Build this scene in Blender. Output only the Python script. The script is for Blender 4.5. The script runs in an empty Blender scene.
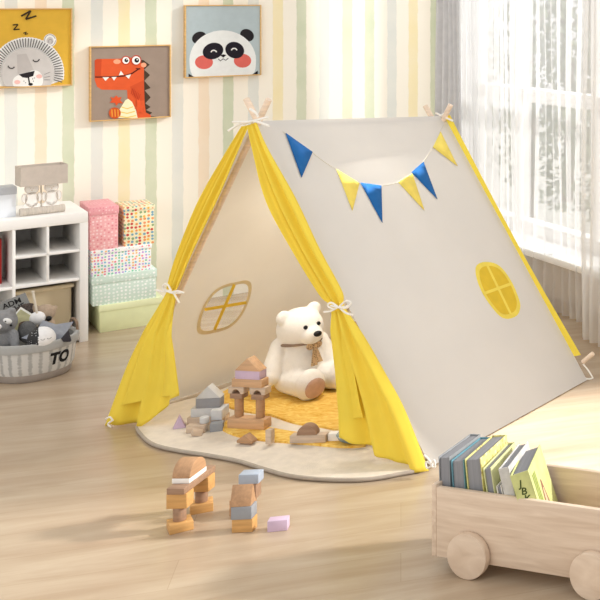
import bpy, bmesh, math, random
from mathutils import Vector, Matrix
random.seed(7)
SC = bpy.context.scene
COL = SC.collection
PI = math.pi
F, U0, H = 1170.0, 850.0, 1.5
V = Vector
A = V((.7301, .6833, 0)); B = V((-.6833, .7301, 0)); UP = V((0, 0, 1))

# ------------------------------------------------------------------ projection helpers (survey of the photo)
def ray(u, v): return V(((u-U0)/F, 1, -v/F))
def P(u, v, Y): d = ray(u, v); return V((d.x*Y, Y, H+d.z*Y))
def G(u, v, z=0.0): return P(u, v, (H-z)*F/v)
def onplane(u, v, p, n):
    d = ray(u, v); o = V((0, 0, H)); t = (V(p)-o).dot(n)/d.dot(n); return o+d*t
def R(a, b, z=0.0): return A*a+B*b+UP*z
def px(p): return (U0+F*p.x/p.y, F*(H-p.z)/p.y)

# ------------------------------------------------------------------ materials
def lin(c):
    r = []
    for x in c[:3]:
        x /= 255.0
        r.append(x/12.92 if x <= .04045 else ((x+.055)/1.055)**2.4)
    return (r[0], r[1], r[2], 1)
MATS = {}
def mat(name, c, rough=.7, var=.06, scale=12, stretch=(1, 1, 1), bump=0, bscale=60, trans=0, rot=0, spec=.3):
    """plain colour with noise variation, optional grain stretch, bump and cloth translucency"""
    if name in MATS: return MATS[name]
    m = bpy.data.materials.new(name); m.use_nodes = True; MATS[name] = m
    nt = m.node_tree; N = nt.nodes; L = nt.links; bs = N['Principled BSDF']; out = N['Material Output']
    bs.inputs['Roughness'].default_value = rough
    bs.inputs['Specular IOR Level'].default_value = spec
    tc = N.new('ShaderNodeTexCoord'); mp = N.new('ShaderNodeMapping'); L.new(tc.outputs['Object'], mp.inputs[0])
    mp.inputs['Scale'].default_value = stretch; mp.inputs['Rotation'].default_value = (0, 0, rot)
    no = N.new('ShaderNodeTexNoise'); no.inputs['Scale'].default_value = scale; no.inputs['Detail'].default_value = 4
    L.new(mp.outputs[0], no.inputs['Vector'])
    rp = N.new('ShaderNodeValToRGB'); l = lin(c)
    e = rp.color_ramp.elements
    e[0].position = .3; e[0].color = tuple(x*(1-var*1.6) for x in l[:3])+(1,)
    e[1].position = .7; e[1].color = tuple(min(1, x*(1+var)) for x in l[:3])+(1,)
    L.new(no.outputs[0], rp.inputs[0]); L.new(rp.outputs[0], bs.inputs['Base Color'])
    if bump:
        n2 = N.new('ShaderNodeTexNoise'); n2.inputs['Scale'].default_value = bscale; n2.inputs['Detail'].default_value = 3
        L.new(tc.outputs['Object'], n2.inputs['Vector'])
        bp = N.new('ShaderNodeBump'); bp.inputs['Strength'].default_value = bump; bp.inputs['Distance'].default_value = .01
        L.new(n2.outputs[0], bp.inputs['Height']); L.new(bp.outputs[0], bs.inputs['Normal'])
    if trans:
        tr = N.new('ShaderNodeBsdfTranslucent'); L.new(rp.outputs[0], tr.inputs[0])
        mx = N.new('ShaderNodeMixShader'); mx.inputs[0].default_value = trans
        L.new(bs.outputs[0], mx.inputs[1]); L.new(tr.outputs[0], mx.inputs[2]); L.new(mx.outputs[0], out.inputs[0])
    return m
def flat(c, rough=.8): return mat('paint_%d_%d_%d' % tuple(c), c, rough, .03, 30)

def pattern_mat(name, base, dots, scale, size=.32, rot=0):
    """box paper: voronoi dots of several colours on a base"""
    m = bpy.data.materials.new(name); m.use_nodes = True
    nt = m.node_tree; N = nt.nodes; L = nt.links; bs = N['Principled BSDF']; bs.inputs['Roughness'].default_value = .6
    tc = N.new('ShaderNodeTexCoord'); mp = N.new('ShaderNodeMapping'); L.new(tc.outputs['Object'], mp.inputs[0])
    mp.inputs['Rotation'].default_value = (0, 0, rot)
    vo = N.new('ShaderNodeTexVoronoi'); vo.inputs['Scale'].default_value = scale; vo.inputs['Randomness'].default_value = .35
    L.new(mp.outputs[0], vo.inputs['Vector'])
    sp = N.new('ShaderNodeSeparateColor'); L.new(vo.outputs['Color'], sp.inputs[0])
    rp = N.new('ShaderNodeValToRGB'); rp.color_ramp.interpolation = 'CONSTANT'
    while len(rp.color_ramp.elements) < len(dots): rp.color_ramp.elements.new(.5)
    for i, d in enumerate(dots):
        rp.color_ramp.elements[i].position = i/len(dots); rp.color_ramp.elements[i].color = lin(d)
    L.new(sp.outputs[0], rp.inputs[0])
    lt = N.new('ShaderNodeMath'); lt.operation = 'LESS_THAN'; lt.inputs[1].default_value = size
    L.new(vo.outputs['Distance'], lt.inputs[0])
    mx = N.new('ShaderNodeMix'); mx.data_type = 'RGBA'; mx.inputs['A'].default_value = lin(base)
    L.new(lt.outputs[0], mx.inputs['Factor']); L.new(rp.outputs[0], mx.inputs['B']); L.new(mx.outputs['Result'], bs.inputs['Base Color'])
    return m

# ------------------------------------------------------------------ mesh helpers
def absorb(bm, t, M=None, mi=0):
    """copy temp bmesh t into bm"""
    mp = {}
    for v in t.verts: mp[v] = bm.verts.new(M @ v.co if M is not None else v.co)
    for f in t.faces:
        try:
            n = bm.faces.new([mp[v] for v in f.verts]); n.material_index = mi; n.smooth = True
        except ValueError: pass
    t.free()
def TM(c=(0, 0, 0), rot=(0, 0, 0)):
    return Matrix.Translation(V(c)) @ Matrix.Rotation(rot[2], 4, 'Z') @ Matrix.Rotation(rot[1], 4, 'Y') @ Matrix.Rotation(rot[0], 4, 'X')
def box(bm, s, c, mi=0, rot=(0, 0, 0), bev=.0, seg=2):
    t = bmesh.new(); bmesh.ops.create_cube(t, size=1)
    for v in t.verts: v.co = V((v.co.x*s[0], v.co.y*s[1], v.co.z*s[2]))
    if bev: bmesh.ops.bevel(t, geom=list(t.edges), offset=bev, segments=seg, profile=.5, affect='EDGES')
    absorb(bm, t, TM(c, rot), mi)
def cyl(bm, r, h, c, mi=0, rot=(0, 0, 0), r2=None, n=32, bev=0):
    t = bmesh.new(); bmesh.ops.create_cone(t, cap_ends=True, segments=n, radius1=r, radius2=r if r2 is None else r2, depth=h)
    if bev:
        ed = [e for e in t.edges if any(len(f.verts) > 4 for f in e.link_faces)]
        bmesh.ops.bevel(t, geom=ed, offset=bev, segments=2, profile=.5, affect='EDGES')
    absorb(bm, t, TM(c, rot), mi)
def ball(bm, r, c, mi=0, rot=(0, 0, 0), n=3):
    t = bmesh.new(); bmesh.ops.create_icosphere(t, subdivisions=n, radius=1)
    rr = (r, r, r) if not hasattr(r, '__len__') else r
    for v in t.verts: v.co = V((v.co.x*rr[0], v.co.y*rr[1], v.co.z*rr[2]))
    absorb(bm, t, TM(c, rot), mi)
def capsule(bm, p, q, r1, r2, n=7):
    p, q = V(p), V(q)
    for i in range(n):
        t = i/(n-1); ball(bm, r1+(r2-r1)*t, p.lerp(q, t), n=2)
def prism(bm, pts, depth, M=None, mi=0, bev=0):
    """2-D outline in XZ extruded along Y by depth (centred)"""
    t = bmesh.new()
    a = [t.verts.new((x, -depth/2, z)) for x, z in pts]; b = [t.verts.new((x, depth/2, z)) for x, z in pts]
    t.faces.new(a); t.faces.new(b[::-1]); n = len(pts)
    for i in range(n): t.faces.new([a[i], b[i], b[(i+1) % n], a[(i+1) % n]][::-1])
    bmesh.ops.recalc_face_normals(t, faces=t.faces)
    if bev: bmesh.ops.bevel(t, geom=list(t.edges), offset=bev, segments=2, profile=.5, affect='EDGES')
    absorb(bm, t, M, mi)
def tube(bm, pts, r, mi=0, n=8, smooth=4):
    pts = [V(p) for p in pts]
    if smooth and len(pts) > 2:
        o = []
        for i in range(len(pts)-1):
            p0 = pts[max(i-1, 0)]; p1 = pts[i]; p2 = pts[i+1]; p3 = pts[min(i+2, len(pts)-1)]
            for k in range(smooth):
                t = k/smooth
                o.append(.5*((2*p1)+(p2-p0)*t+(2*p0-5*p1+4*p2-p3)*t*t+(3*p1-p0-3*p2+p3)*t**3))
        o.append(pts[-1]); pts = o
    rings = []; up = V((0, 0, 1)); prev = None
    for i, p in enumerate(pts):
        d = (pts[min(i+1, len(pts)-1)]-pts[max(i-1, 0)]).normalized()
        if prev is None:
            s = d.cross(up)
            if s.length < .01: s = d.cross(V((1, 0, 0)))
        else: s = prev-d*prev.dot(d)
        s.normalize(); prev = s; w = d.cross(s)
        rr = r(i/(len(pts)-1)) if callable(r) else r
        rings.append([bm.verts.new(p+(s*math.cos(k*2*PI/n)+w*math.sin(k*2*PI/n))*rr) for k in range(n)])
    for a, b in zip(rings, rings[1:]):
        for k in range(n):
            f = bm.faces.new([a[k], a[(k+1) % n], b[(k+1) % n], b[k]]); f.material_index = mi; f.smooth = True
    for rg in (rings[0][::-1], rings[-1]):
        f = bm.faces.new(rg); f.material_index = mi
def lathe(bm, prof, c=(0, 0, 0), n=48, mi=0, close=False):
    rings = [[bm.verts.new(V(c)+V((r*math.cos(k*2*PI/n), r*math.sin(k*2*PI/n), z))) for k in range(n)] for r, z in prof]
    for a, b in zip(rings, rings[1:]):
        for k in range(n):
            f = bm.faces.new([a[k], a[(k+1) % n], b[(k+1) % n], b[k]]); f.material_index = mi; f.smooth = True
def quad(bm, pts, mi=0):
    f = bm.faces.new([bm.verts.new(V(p)) for p in pts]); f.material_index = mi; return f

MW = {}
def obj(name, bm, mats, parent=None, world=False, origin=None, angle=40):
    """link bm as ONE mesh object; world=True: vertices are world coordinates"""
    bmesh.ops.recalc_face_normals(bm, faces=bm.faces) if len(bm.faces) < 40000 else None
    me = bpy.data.meshes.new(name)
    M = Matrix()
    if parent is not None and world: bm.transform(MW[parent].inverted())
    if parent is None and origin is not None:
        M = Matrix.Translation(V(origin)); bm.transform(M.inverted())
    bm.to_mesh(me); bm.free()
    me.shade_smooth(); me.set_sharp_from_angle(angle=math.radians(angle))
    for m in (mats if isinstance(mats, (list, tuple)) else [mats]): me.materials.append(m)
    o = bpy.data.objects.new(name, me); COL.objects.link(o)
    if parent is not None: o.parent = parent; MW[o] = MW[parent]
    else: o.matrix_world = M; MW[o] = M
    return o
def thing(name, label, cat, loc=(0, 0, 0), rotz=0, group=None, rot=None):
    o = bpy.data.objects.new(name, None); COL.objects.link(o); o.empty_display_size = .05
    M = TM(loc, rot if rot else (0, 0, rotz)); o.matrix_world = M; MW[o] = M
    o['label'] = label; o['category'] = cat; o['kind'] = 'thing'
    if group: o['group'] = group
    return o
def tag(o, label, cat, group=None, kind='thing'):
    o['label'] = label; o['category'] = cat; o['kind'] = kind
    if group: o['group'] = group
    return o
def struct(name, bm, m, parent=None, **k):
    o = obj(name, bm, m, parent, **k)
    if parent is None: o['kind'] = 'structure'
    return o
def text_bm(s, size, depth=.0, bold=.02):
    cu = bpy.data.curves.new('lettering', 'FONT'); cu.body = s; cu.size = size; cu.align_x = 'CENTER'; cu.align_y = 'CENTER'; cu.extrude = depth
    cu.resolution_u = 4; cu.offset = size*bold
    o = bpy.data.objects.new('lettering', cu); COL.objects.link(o)
    dg = bpy.context.evaluated_depsgraph_get(); dg.update()
    me = bpy.data.meshes.new_from_object(o.evaluated_get(dg)); bm = bmesh.new(); bm.from_mesh(me)
    bpy.data.objects.remove(o); bpy.data.meshes.remove(me); bpy.data.curves.remove(cu)
    return bm

# ------------------------------------------------------------------ camera
cam = bpy.data.cameras.new('camera'); co = bpy.data.objects.new('camera', cam); COL.objects.link(co)
co.location = (0, 0, H); co.rotation_euler = (PI/2, 0, 0)
cam.sensor_width = 36; cam.lens = F/600*36; cam.shift_x = -(U0-300)/600; cam.shift_y = -.5; cam.clip_start = .05
SC.camera = co
SC.view_settings.view_transform = 'Standard'; SC.view_settings.look = 'None'

# ------------------------------------------------------------------ room shell
BW = 6.50            # back wall plane (b)
AW = 2.94            # window wall plane (a)
def floor_mat():
    m = bpy.data.materials.new('floor_planks'); m.use_nodes = True
    nt = m.node_tree; N = nt.nodes; L = nt.links; bs = N['Principled BSDF']
    tc = N.new('ShaderNodeTexCoord'); mp = N.new('ShaderNodeMapping'); L.new(tc.outputs['Object'], mp.inputs[0])
    mp.inputs['Rotation'].default_value = (0, 0, -math.radians(21))
    br = N.new('ShaderNodeTexBrick'); br.offset = .37
    for k, v in (('Scale', 1), ('Mortar Size', .0012), ('Mortar Smooth', .6), ('Bias', 0), ('Brick Width', 1.5), ('Row Height', .17)): br.inputs[k].default_value = v
    br.inputs['Color1'].default_value = lin((194, 178, 158)); br.inputs['Color2'].default_value = lin((188, 171, 150)); br.inputs['Mortar'].default_value = lin((178, 160, 138))
    L.new(mp.outputs[0], br.inputs['Vector'])
    m2 = N.new('ShaderNodeMapping'); m2.inputs['Scale'].default_value = (.9, 6, 1); L.new(mp.outputs[0], m2.inputs[0])
    no = N.new('ShaderNodeTexNoise'); no.inputs['Scale'].default_value = 1.7; no.inputs['Detail'].default_value = 7; no.inputs['Roughness'].default_value = .62
    no.inputs['Distortion'].default_value = .5; L.new(m2.outputs[0], no.inputs['Vector'])
    rp = N.new('ShaderNodeValToRGB'); e = rp.color_ramp.elements
    e[0].position = .3; e[0].color = lin((224, 212, 199)); e[1].position = .68; e[1].color = lin((255, 252, 246)); L.new(no.outputs[0], rp.inputs[0])
    mx = N.new('ShaderNodeMix'); mx.data_type = 'RGBA'; mx.blend_type = 'MULTIPLY'; mx.inputs['Factor'].default_value = 1
    L.new(br.outputs['Color'], mx.inputs['A']); L.new(rp.outputs[0], mx.inputs['B']); L.new(mx.outputs['Result'], bs.inputs['Base Color'])
    bs.inputs['Roughness'].default_value = .27; bs.inputs['Specular IOR Level'].default_value = .5
    return m
bm = bmesh.new()
pts = [R(-2.2, .5), R(AW+.02, .5), R(AW+.02, BW+.02), R(-2.2, BW+.02)]
top = [bm.verts.new(p) for p in pts]; bot = [bm.verts.new(p-UP*.06) for p in pts]
bm.faces.new(top); bm.faces.new(bot[::-1])
for i in range(4): bm.faces.new([top[i], bot[i], bot[(i+1) % 4], top[(i+1) % 4]])
struct('floor', bm, floor_mat())

def stripe_mat():
    m = bpy.data.materials.new('striped_wallpaper'); m.use_nodes = True
    nt = m.node_tree; N = nt.nodes; L = nt.links; bs = N['Principled BSDF']; bs.inputs['Roughness'].default_value = .85; bs.inputs['Specular IOR Level'].default_value = .15
    at = N.new('ShaderNodeAttribute'); at.attribute_name = 'phase'
    def M(op, a, b=None, c=None):
        n = N.new('ShaderNodeMath'); n.operation = op
        for i, x in enumerate((a, b, c)):
            if x is None: continue
            if hasattr(x, 'is_linked') or hasattr(x, 'links'): L.new(x, n.inputs[i])
            else: n.inputs[i].default_value = x
        return n.outputs[0]
    ph = at.outputs['Fac']
    tc = N.new('ShaderNodeTexCoord'); no = N.new('ShaderNodeTexNoise'); no.inputs['Scale'].default_value = 22; no.inputs['Detail'].default_value = 3
    L.new(tc.outputs['Object'], no.inputs['Vector'])
    idx = M('FLOOR', M('ADD', ph, .5))
    d = M('ABSOLUTE', M('SUBTRACT', ph, idx))
    d = M('ADD', d, M('MULTIPLY', M('SUBTRACT', no.outputs[0], .5), .09))
    mr = N.new('ShaderNodeMapRange'); mr.inputs['From Min'].default_value = .2; mr.inputs['From Max'].default_value = .225
    mr.inputs['To Min'].default_value = 1; mr.inputs['To Max'].default_value = 0; L.new(d, mr.inputs['Value'])
    n2 = N.new('ShaderNodeTexNoise'); n2.inputs['Scale'].default_value = 7; n2.inputs['Detail'].default_value = 5; L.new(tc.outputs['Object'], n2.inputs['Vector'])
    wash = N.new('ShaderNodeMapRange'); wash.inputs['From Min'].default_value = .3; wash.inputs['From Max'].default_value = .7; wash.inputs['To Min'].default_value = .72; wash.inputs['To Max'].default_value = 1
    L.new(n2.outputs[0], wash.inputs['Value'])
    k = M('DIVIDE', M('ADD', M('MODULO', M('ADD', idx, 60), 6), .5), 6)
    rp = N.new('ShaderNodeValToRGB'); rp.color_ramp.interpolation = 'CONSTANT'
    cs = [(226, 228, 222), (246, 226, 200), (208, 216, 188), (226, 228, 222), (248, 234, 190), (208, 216, 188)]
    while len(rp.color_ramp.elements) < 6: rp.color_ramp.elements.new(.5)
    for i, c in enumerate(cs): rp.color_ramp.elements[i].position = i/6; rp.color_ramp.elements[i].color = lin(c)
    L.new(k, rp.inputs[0])
    mx = N.new('ShaderNodeMix'); mx.data_type = 'RGBA'; mx.inputs['A'].default_value = lin((252, 246, 232)); L.new(rp.outputs[0], mx.inputs['B'])
    L.new(M('MULTIPLY', mr.outputs[0], wash.outputs[0]), mx.inputs['Factor']); L.new(mx.outputs['Result'], bs.inputs['Base Color'])
    return m
us = [11, 41, 68, 97, 124, 151, 177.5, 204, 228, 253.5, 278, 301.5, 324, 347.5, 369.5, 392, 413, 435]
bm = bmesh.new(); lay = bm.verts.layers.float.new('phase')
cols = []
for i, u in enumerate(us):
    p = onplane(u, 0, B*BW, B); cols.append((p.dot(A), float(i)))
a0, a1 = cols[0][0], cols[1][0]; w = a1-a0
cols = [(a0-w*k, -float(k)) for k in (22, 10, 5, 2, 1)] + cols
al, pl = cols[-1]; w = cols[-1][0]-cols[-2][0]
cols.append((AW+.1, pl+(AW+.1-al)/w))
vs = []
for a, ph in cols:
    r = []
    for b, z in ((BW, 0), (BW, 2.8), (BW+.1, 2.8), (BW+.1, 0)):
        v = bm.verts.new(R(a, b, z)); v[lay] = ph; r.append(v)
    vs.append(r)
for r, s in zip(vs, vs[1:]):
    for k in range(4): bm.faces.new([r[k], s[k], s[(k+1) % 4], r[(k+1) % 4]])
struct('wall_back', bm, stripe_mat())

# window wall, with a window
WB0, WB1, WZ0, WZ1 = 4.55, 6.32, .27, 2.45
plaster = mat('window_wall_plaster', (240, 226, 210), .8, .03, 6)
bm = bmesh.new()
def wallbox(b0, b1, z0, z1):
    t = bmesh.new(); bmesh.ops.create_cube(t, size=1)
    M = Matrix.Translation(R(AW+.06, (b0+b1)/2, (z0+z1)/2)) @ Matrix.Rotation(math.atan2(A.y, A.x), 4, 'Z') @ Matrix.Diagonal(V((.12, b1-b0, z1-z0, 1)))
    absorb(bm, t, M)
wallbox(2.9, WB0, 0, 2.8); wallbox(WB1, BW, 0, 2.8); wallbox(WB0, WB1, 0, WZ0); wallbox(WB0, WB1, WZ1, 2.8)
struct('wall_window', bm, plaster)
win = thing('window_1', '', 'window', R(AW+.05, (WB0+WB1)/2, WZ0), math.atan2(A.y, A.x)); win['kind'] = 'structure'; del win['label']; del win['category']
white_paint = mat('white_lacquer', (246, 245, 243), .45, .02, 8)
bm = bmesh.new(); hw = (WB1-WB0)/2; hh = WZ1-WZ0
for s in (-1, 1): box(bm, (.07, .07, hh), (0, s*(hw-.035), hh/2), bev=.006)
for z in (.035, hh-.035, 1.0-WZ0): box(bm, (.07, 2*hw, .07), (0, 0, z), bev=.006)
for y in (5.76-(WB0+WB1)/2, 4.98-(WB0+WB1)/2): box(bm, (.06, .055, hh), (0, y, hh/2), bev=.005)
obj('window_frame', bm, white_paint, win)
bm = bmesh.new(); box(bm, (.2, 2*hw+.1, .035), (-.12, 0, -.012), bev=.008); obj('window_sill', bm, white_paint, win)
gm = bpy.data.materials.new('window_glass'); gm.use_nodes = True
N = gm.node_tree.nodes; L = gm.node_tree.links
g1 = N.new('ShaderNodeBsdfTransparent'); g2 = N.new('ShaderNodeBsdfGlossy'); g2.inputs['Roughness'].default_value = .02
mx = N.new('ShaderNodeMixShader'); mx.inputs[0].default_value = .05
L.new(g1.outputs[0], mx.inputs[1]); L.new(g2.outputs[0], mx.inputs[2]); L.new(mx.outputs[0], N['Material Output'].inputs[0])
bm = bmesh.new(); box(bm, (.006, 2*hw-.1, hh-.1), (0, 0, hh/2)); obj('pane', bm, gm, win)

# outside: ground + trees seen through the sheer curtain
bm = bmesh.new(); quad(bm, [R(AW+.15, -2, -.4), R(AW+12, -2, -.4), R(AW+12, 16, -.4), R(AW+.15, 16, -.4)])
tag(struct('ground', bm, mat('terrace_stone', (214, 214, 206), .9, .05, 3)), '', '', kind='structure'); g = COL.objects['ground']; del g['label']; del g['category']
bark = mat('bark', (120, 112, 100), .9, .15, 20, bump=.4); leafm = mat('leaf_green', (112, 122, 98), .7, .25, 3, trans=.2)
def tree(loc, h, r, seed, label):
    rnd = random.Random(seed); t = thing('garden_tree', label, 'tree', loc, group='trees outside the window')
    bm = bmesh.new(); tube(bm, [(0, 0, 0), (.03, .02, h*.3), (-.03, .03, h*.6), (0, 0, h*.95)], lambda q: .06*(1-q*.7))
    for k in range(9):
        a = k*2.4; z = h*(.3+.07*k)
        tube(bm, [(0, .02, z), (math.cos(a)*r*.5, math.sin(a)*r*.5, z+.2), (math.cos(a)*r*.85, math.sin(a)*r*.85, z+.3)], lambda q: .02*(1-q*.7), n=5)
    obj('trunk', bm, bark, t)
    bm = bmesh.new()
    for k in range(1900):
        z = h*(.16+.86*rnd.random()); rr = r*math.sqrt(rnd.random())*(1-.5*abs(z/h-.55)); a = rnd.random()*2*PI
        c = V((math.cos(a)*rr, math.sin(a)*rr, z)); s = .022+.032*rnd.random()
        d = V((rnd.gauss(0, 1), rnd.gauss(0, 1), rnd.gauss(0, 1))).normalized(); e = d.orthogonal().normalized()*.45
        q = [c-d*s, c+e*s, c+d*s, c-e*s]; quad(bm, q)
    obj('foliage', bm, leafm, t)
tree(R(4.3, 8.2, -.4), 3.3, .7, 1, 'leafy tree outside the window, nearest the striped wall')
tree(R(5.6, 9.9, -.4), 3.2, .8, 2, 'bushy tree outside, behind the middle of the sheer curtain')
tree(R(3.95, 6.6, -.4), 3.4, .5, 3, 'slim tree outside, seen beside the right-hand sheer curtain panel')

# ------------------------------------------------------------------ curtains
def sheer_mat(name, c, alpha):
    m = bpy.data.materials.new(name); m.use_nodes = True; N = m.node_tree.nodes; L = m.node_tree.links
    tr = N.new('ShaderNodeBsdfTransparent'); di = N.new('ShaderNodeBsdfDiffuse'); tl = N.new('ShaderNodeBsdfTranslucent')
    no = N.new('ShaderNodeTexNoise'); no.inputs['Scale'].default_value = 25
    rp = N.new('ShaderNodeValToRGB'); rp.color_ramp.elements[0].color = lin(tuple(x*.95 for x in c)); rp.color_ramp.elements[1].color = lin(c); L.new(no.outputs[0], rp.inputs[0])
    L.new(rp.outputs[0], di.inputs[0]); L.new(rp.outputs[0], tl.inputs[0])
    m1 = N.new('ShaderNodeMixShader'); m1.inputs[0].default_value = .55; L.new(di.outputs[0], m1.inputs[1]); L.new(tl.outputs[0], m1.inputs[2])
    m2 = N.new('ShaderNodeMixShader'); m2.inputs[0].default_value = alpha; L.new(tr.outputs[0], m2.inputs[1]); L.new(m1.outputs[0], m2.inputs[2])
    L.new(m2.outputs[0], N['Material Output'].inputs[0]); return m
def curtain(name, label, a, b0, b1, folds, amp, m, seed, z0=.012, dens=None):
    rnd = random.Random(seed); bm = bmesh.new(); n = folds*10; rows = []
    ph = [rnd.uniform(-.5, .5) for _ in range(folds+2)]; am = [rnd.uniform(.5, 1.2) for _ in range(folds+2)]
    for j, z in enumerate((2.7, 2.2, 1.7, 1.2, .8, .45, .2, z0)):
        row = []
        for i in range(n+1):
            t = i/n; tt = dens(t) if dens else t
            k = t*folds; ki = int(k); pz = ph[ki]+(ph[ki+1]-ph[ki])*(k-ki); az = am[ki]+(am[ki+1]-am[ki])*(k-ki)
            w = amp*az*math.sin(2*PI*k+pz*(1+.3*math.sin(z*2)))*(.75+.25*math.sin(z*1.3+ki))
            row.append(bm.verts.new(R(a+w, b0+(b1-b0)*tt+.02*math.sin(z*2+k), z)))
        rows.append(row)
    for r, s in zip(rows, rows[1:]):
        for i in range(n): bm.faces.new([r[i], r[i+1], s[i+1], s[i]])
    o = obj(name, bm, m, origin=R(a, (b0+b1)/2, 0), angle=180); return tag(o, label, 'curtain', 'curtains at the window')
sheer = sheer_mat('white_voile', (250, 250, 251), .46)
curtain('sheer_curtain', 'long white sheer curtain hanging from the striped wall corner across the window', 2.79, 6.08, 4.77, 20, .03, sheer, 3, dens=lambda t: t**1.35)
curtain('sheer_curtain', 'white sheer curtain panel at the right picture edge, nearer than its neighbour', 2.66, 4.57, 3.72, 13, .03, sheer_mat('white_voile_dense', (250, 250, 250), .56), 5)
curtain('curtain', 'grey opaque curtain gathered at the wall corner behind the tent peak', 2.72, 6.2, 5.9, 5, .035, mat('grey_curtain_cloth', (205, 204, 205), .9, .04, 30, trans=.25), 8)

# ------------------------------------------------------------------ framed pictures
frame_wood = mat('pale_frame_wood', (226, 184, 122), .5, .1, 20, (1, 1, 6))
FD = .03
def picture(name, label, umin, umax, vtl, vbl, art, bg):
    pb = BW-FD
    p0 = onplane(umin, vtl, B*pb, B); p1 = onplane(umin, vbl, B*pb, B); p2 = onplane(umax, vtl, B*pb, B)
    a0, a1, z1, z0 = p0.dot(A), p2.dot(A), p0.z, p1.z
    t = thing(name, label, 'picture', R((a0+a1)/2, BW, z0), 0, 'framed animal pictures on the striped wall')
    bm = bmesh.new(); th = .0055
    rot = (0, 0, math.atan2(A.y, A.x)); cb = BW-FD/2-.001
    am, zm = (a0+a1)/2, (z0+z1)/2
    for (a, z, sa, sz) in ((a0+th/2, zm, th, z1-z0), (a1-th/2, zm, th, z1-z0), (am, z0+th/2, a1-a0-2*th, th), (am, z1-th/2, a1-a0-2*th, th)):
        box(bm, (sa, FD, sz), R(a, cb, z), rot=rot, bev=.0015)
    obj('picture_frame', bm, frame_wood, t, world=True)
    bm = bmesh.new(); mats = [bg]; pr = BW-.024
    box(bm, (a1-a0-2*th, .01, z1-z0-2*th), R(am, pr+.005, zm), rot=rot)
    lo = [0]
    lim = (a0+th, a1-th, z0+th, z1-th)
    def poly(pts, c):
        m = flat(c)
        if m not in mats: mats.append(m)
        lo[0] += 1; b = pr-.0002-lo[0]*.00012
        q = []
        for u, v in pts:
            p = onplane(u, v, B*pr, B); q.append((min(max(p.dot(A), lim[0]), lim[1]), min(max(p.z, lim[2]), lim[3])))
        vs = [bm.verts.new(R(a, b, z)) for a, z in q]
        es = [bm.edges.new((vs[i], vs[(i+1) % len(vs)])) for i in range(len(vs))]
        r = bmesh.ops.triangle_fill(bm, edges=es, use_beauty=True)
        for g in r['geom']:
            if isinstance(g, bmesh.types.BMFace): g.material_index = mats.index(m); g.smooth = False
    art(poly)
    obj('print', bm, mats, t, world=True)
def ell(cx, cy, rx, ry, n=28, rot=0, a0=0, a1=2*PI):
    o = []
    for i in range(n):
        a = a0+(a1-a0)*i/(n if a1-a0 > 6.28 else n-1); x, y = rx*math.cos(a), ry*math.sin(a)
        o.append((cx+x*math.cos(rot)-y*math.sin(rot), cy+x*math.sin(rot)+y*math.cos(rot)))
    return o
def stroke(pts, w):
    l, r = [], []
    for i, p in enumerate(pts):
        q0 = pts[max(i-1, 0)]; q1 = pts[min(i+1, len(pts)-1)]; dx, dy = q1[0]-q0[0], q1[1]-q0[1]; d = math.hypot(dx, dy) or 1
        nx, ny = -dy/d*w/2, dx/d*w/2; l.append((p[0]+nx, p[1]+ny)); r.append((p[0]-nx, p[1]-ny))
    return l+r[::-1]
BLK, WHT = (34, 30, 34), (242, 240, 236)
def lion(poly):
    s = 6.316; Q = lambda pts: [(x/s, y/s) for x, y in pts]
    poly(Q(ell(316, 255, 40, 42)), WHT); poly(Q(stroke(ell(316, 255, 34, 36, 24), 4)), (150, 145, 142)); poly(Q(ell(316, 258, 22, 24)), (206, 200, 196)); poly(Q(stroke(ell(318, 262, 12, 13, 14, 0, 2.5, 7.5), 4)), (150, 145, 142))
    mane = []
    cx, cy = 172, 462
    for i in range(73):
        a = PI*1.0+(i/72)*PI*1.12-.06*PI; k = 1+.012*(i % 2)
        mane.append((cx+232*k*math.cos(a), cy+226*k*math.sin(a)))
    mane += [(330, 530), (cx-150, 545), (-60, 545)]
    poly(Q(mane), WHT)
    for i in range(44):
        a = PI*.96+(i/43)*PI*1.12
        poly(Q(stroke([(cx+172*math.cos(a), cy+166*math.sin(a)), (cx+226*math.cos(a+.01), cy+220*math.sin(a+.01))], 6)), (96, 92, 92))
    poly(Q([(x, min(y, 545)) for x, y in ell(cx, cy, 166, 164, 40)]), (205, 200, 196))
    poly(Q([(105, 345), (165, 338), (215, 450), (165, 490), (110, 465)]), (190, 184, 180))
    poly(Q([(x, min(y, 545)) for x, y in ell(130, 520, 52, 48)]), WHT); poly(Q([(x, min(y, 545)) for x, y in ell(215, 505, 56, 62)]), WHT)
    poly(Q(ell(108, 518, 19, 13)), (240, 190, 182)); poly(Q(ell(246, 482, 19, 13)), (240, 190, 182))
    poly(Q([(118, 470), (218, 446), (208, 480), (170, 492), (140, 488)]), BLK)
    poly(Q(stroke([(178, 488), (186, 535)], 9)), BLK); poly(Q(ell(192, 532, 14, 9)), BLK)
    for x, y in ((150, 512), (160, 522), (205, 498), (216, 492), (210, 512)): poly(Q(ell(x, y, 3, 3, 8)), BLK)
    for cx2, cy2, r0 in ((70, 415, .15), (226, 372, -.1)):
        poly(Q(stroke(ell(cx2, cy2, 20, 17, 10, r0, .15, PI-.15), 7)), (60, 56, 58))
    for y in (470, 488, 503): poly(Q(stroke([(278, y), (315, y-8+(y-485)*.5)], 3)), (120, 115, 115))
    for pts, w in (([(132, 102), (192, 68), (160, 122), (228, 100)], 11), ([(78, 158), (112, 154), (84, 188), (122, 184)], 8), ([(145, 210), (165, 202), (155, 218), (175, 212)], 6)):
        for i in range(3): poly(Q(stroke(pts[i:i+2], w)), (56, 44, 22))
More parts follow.
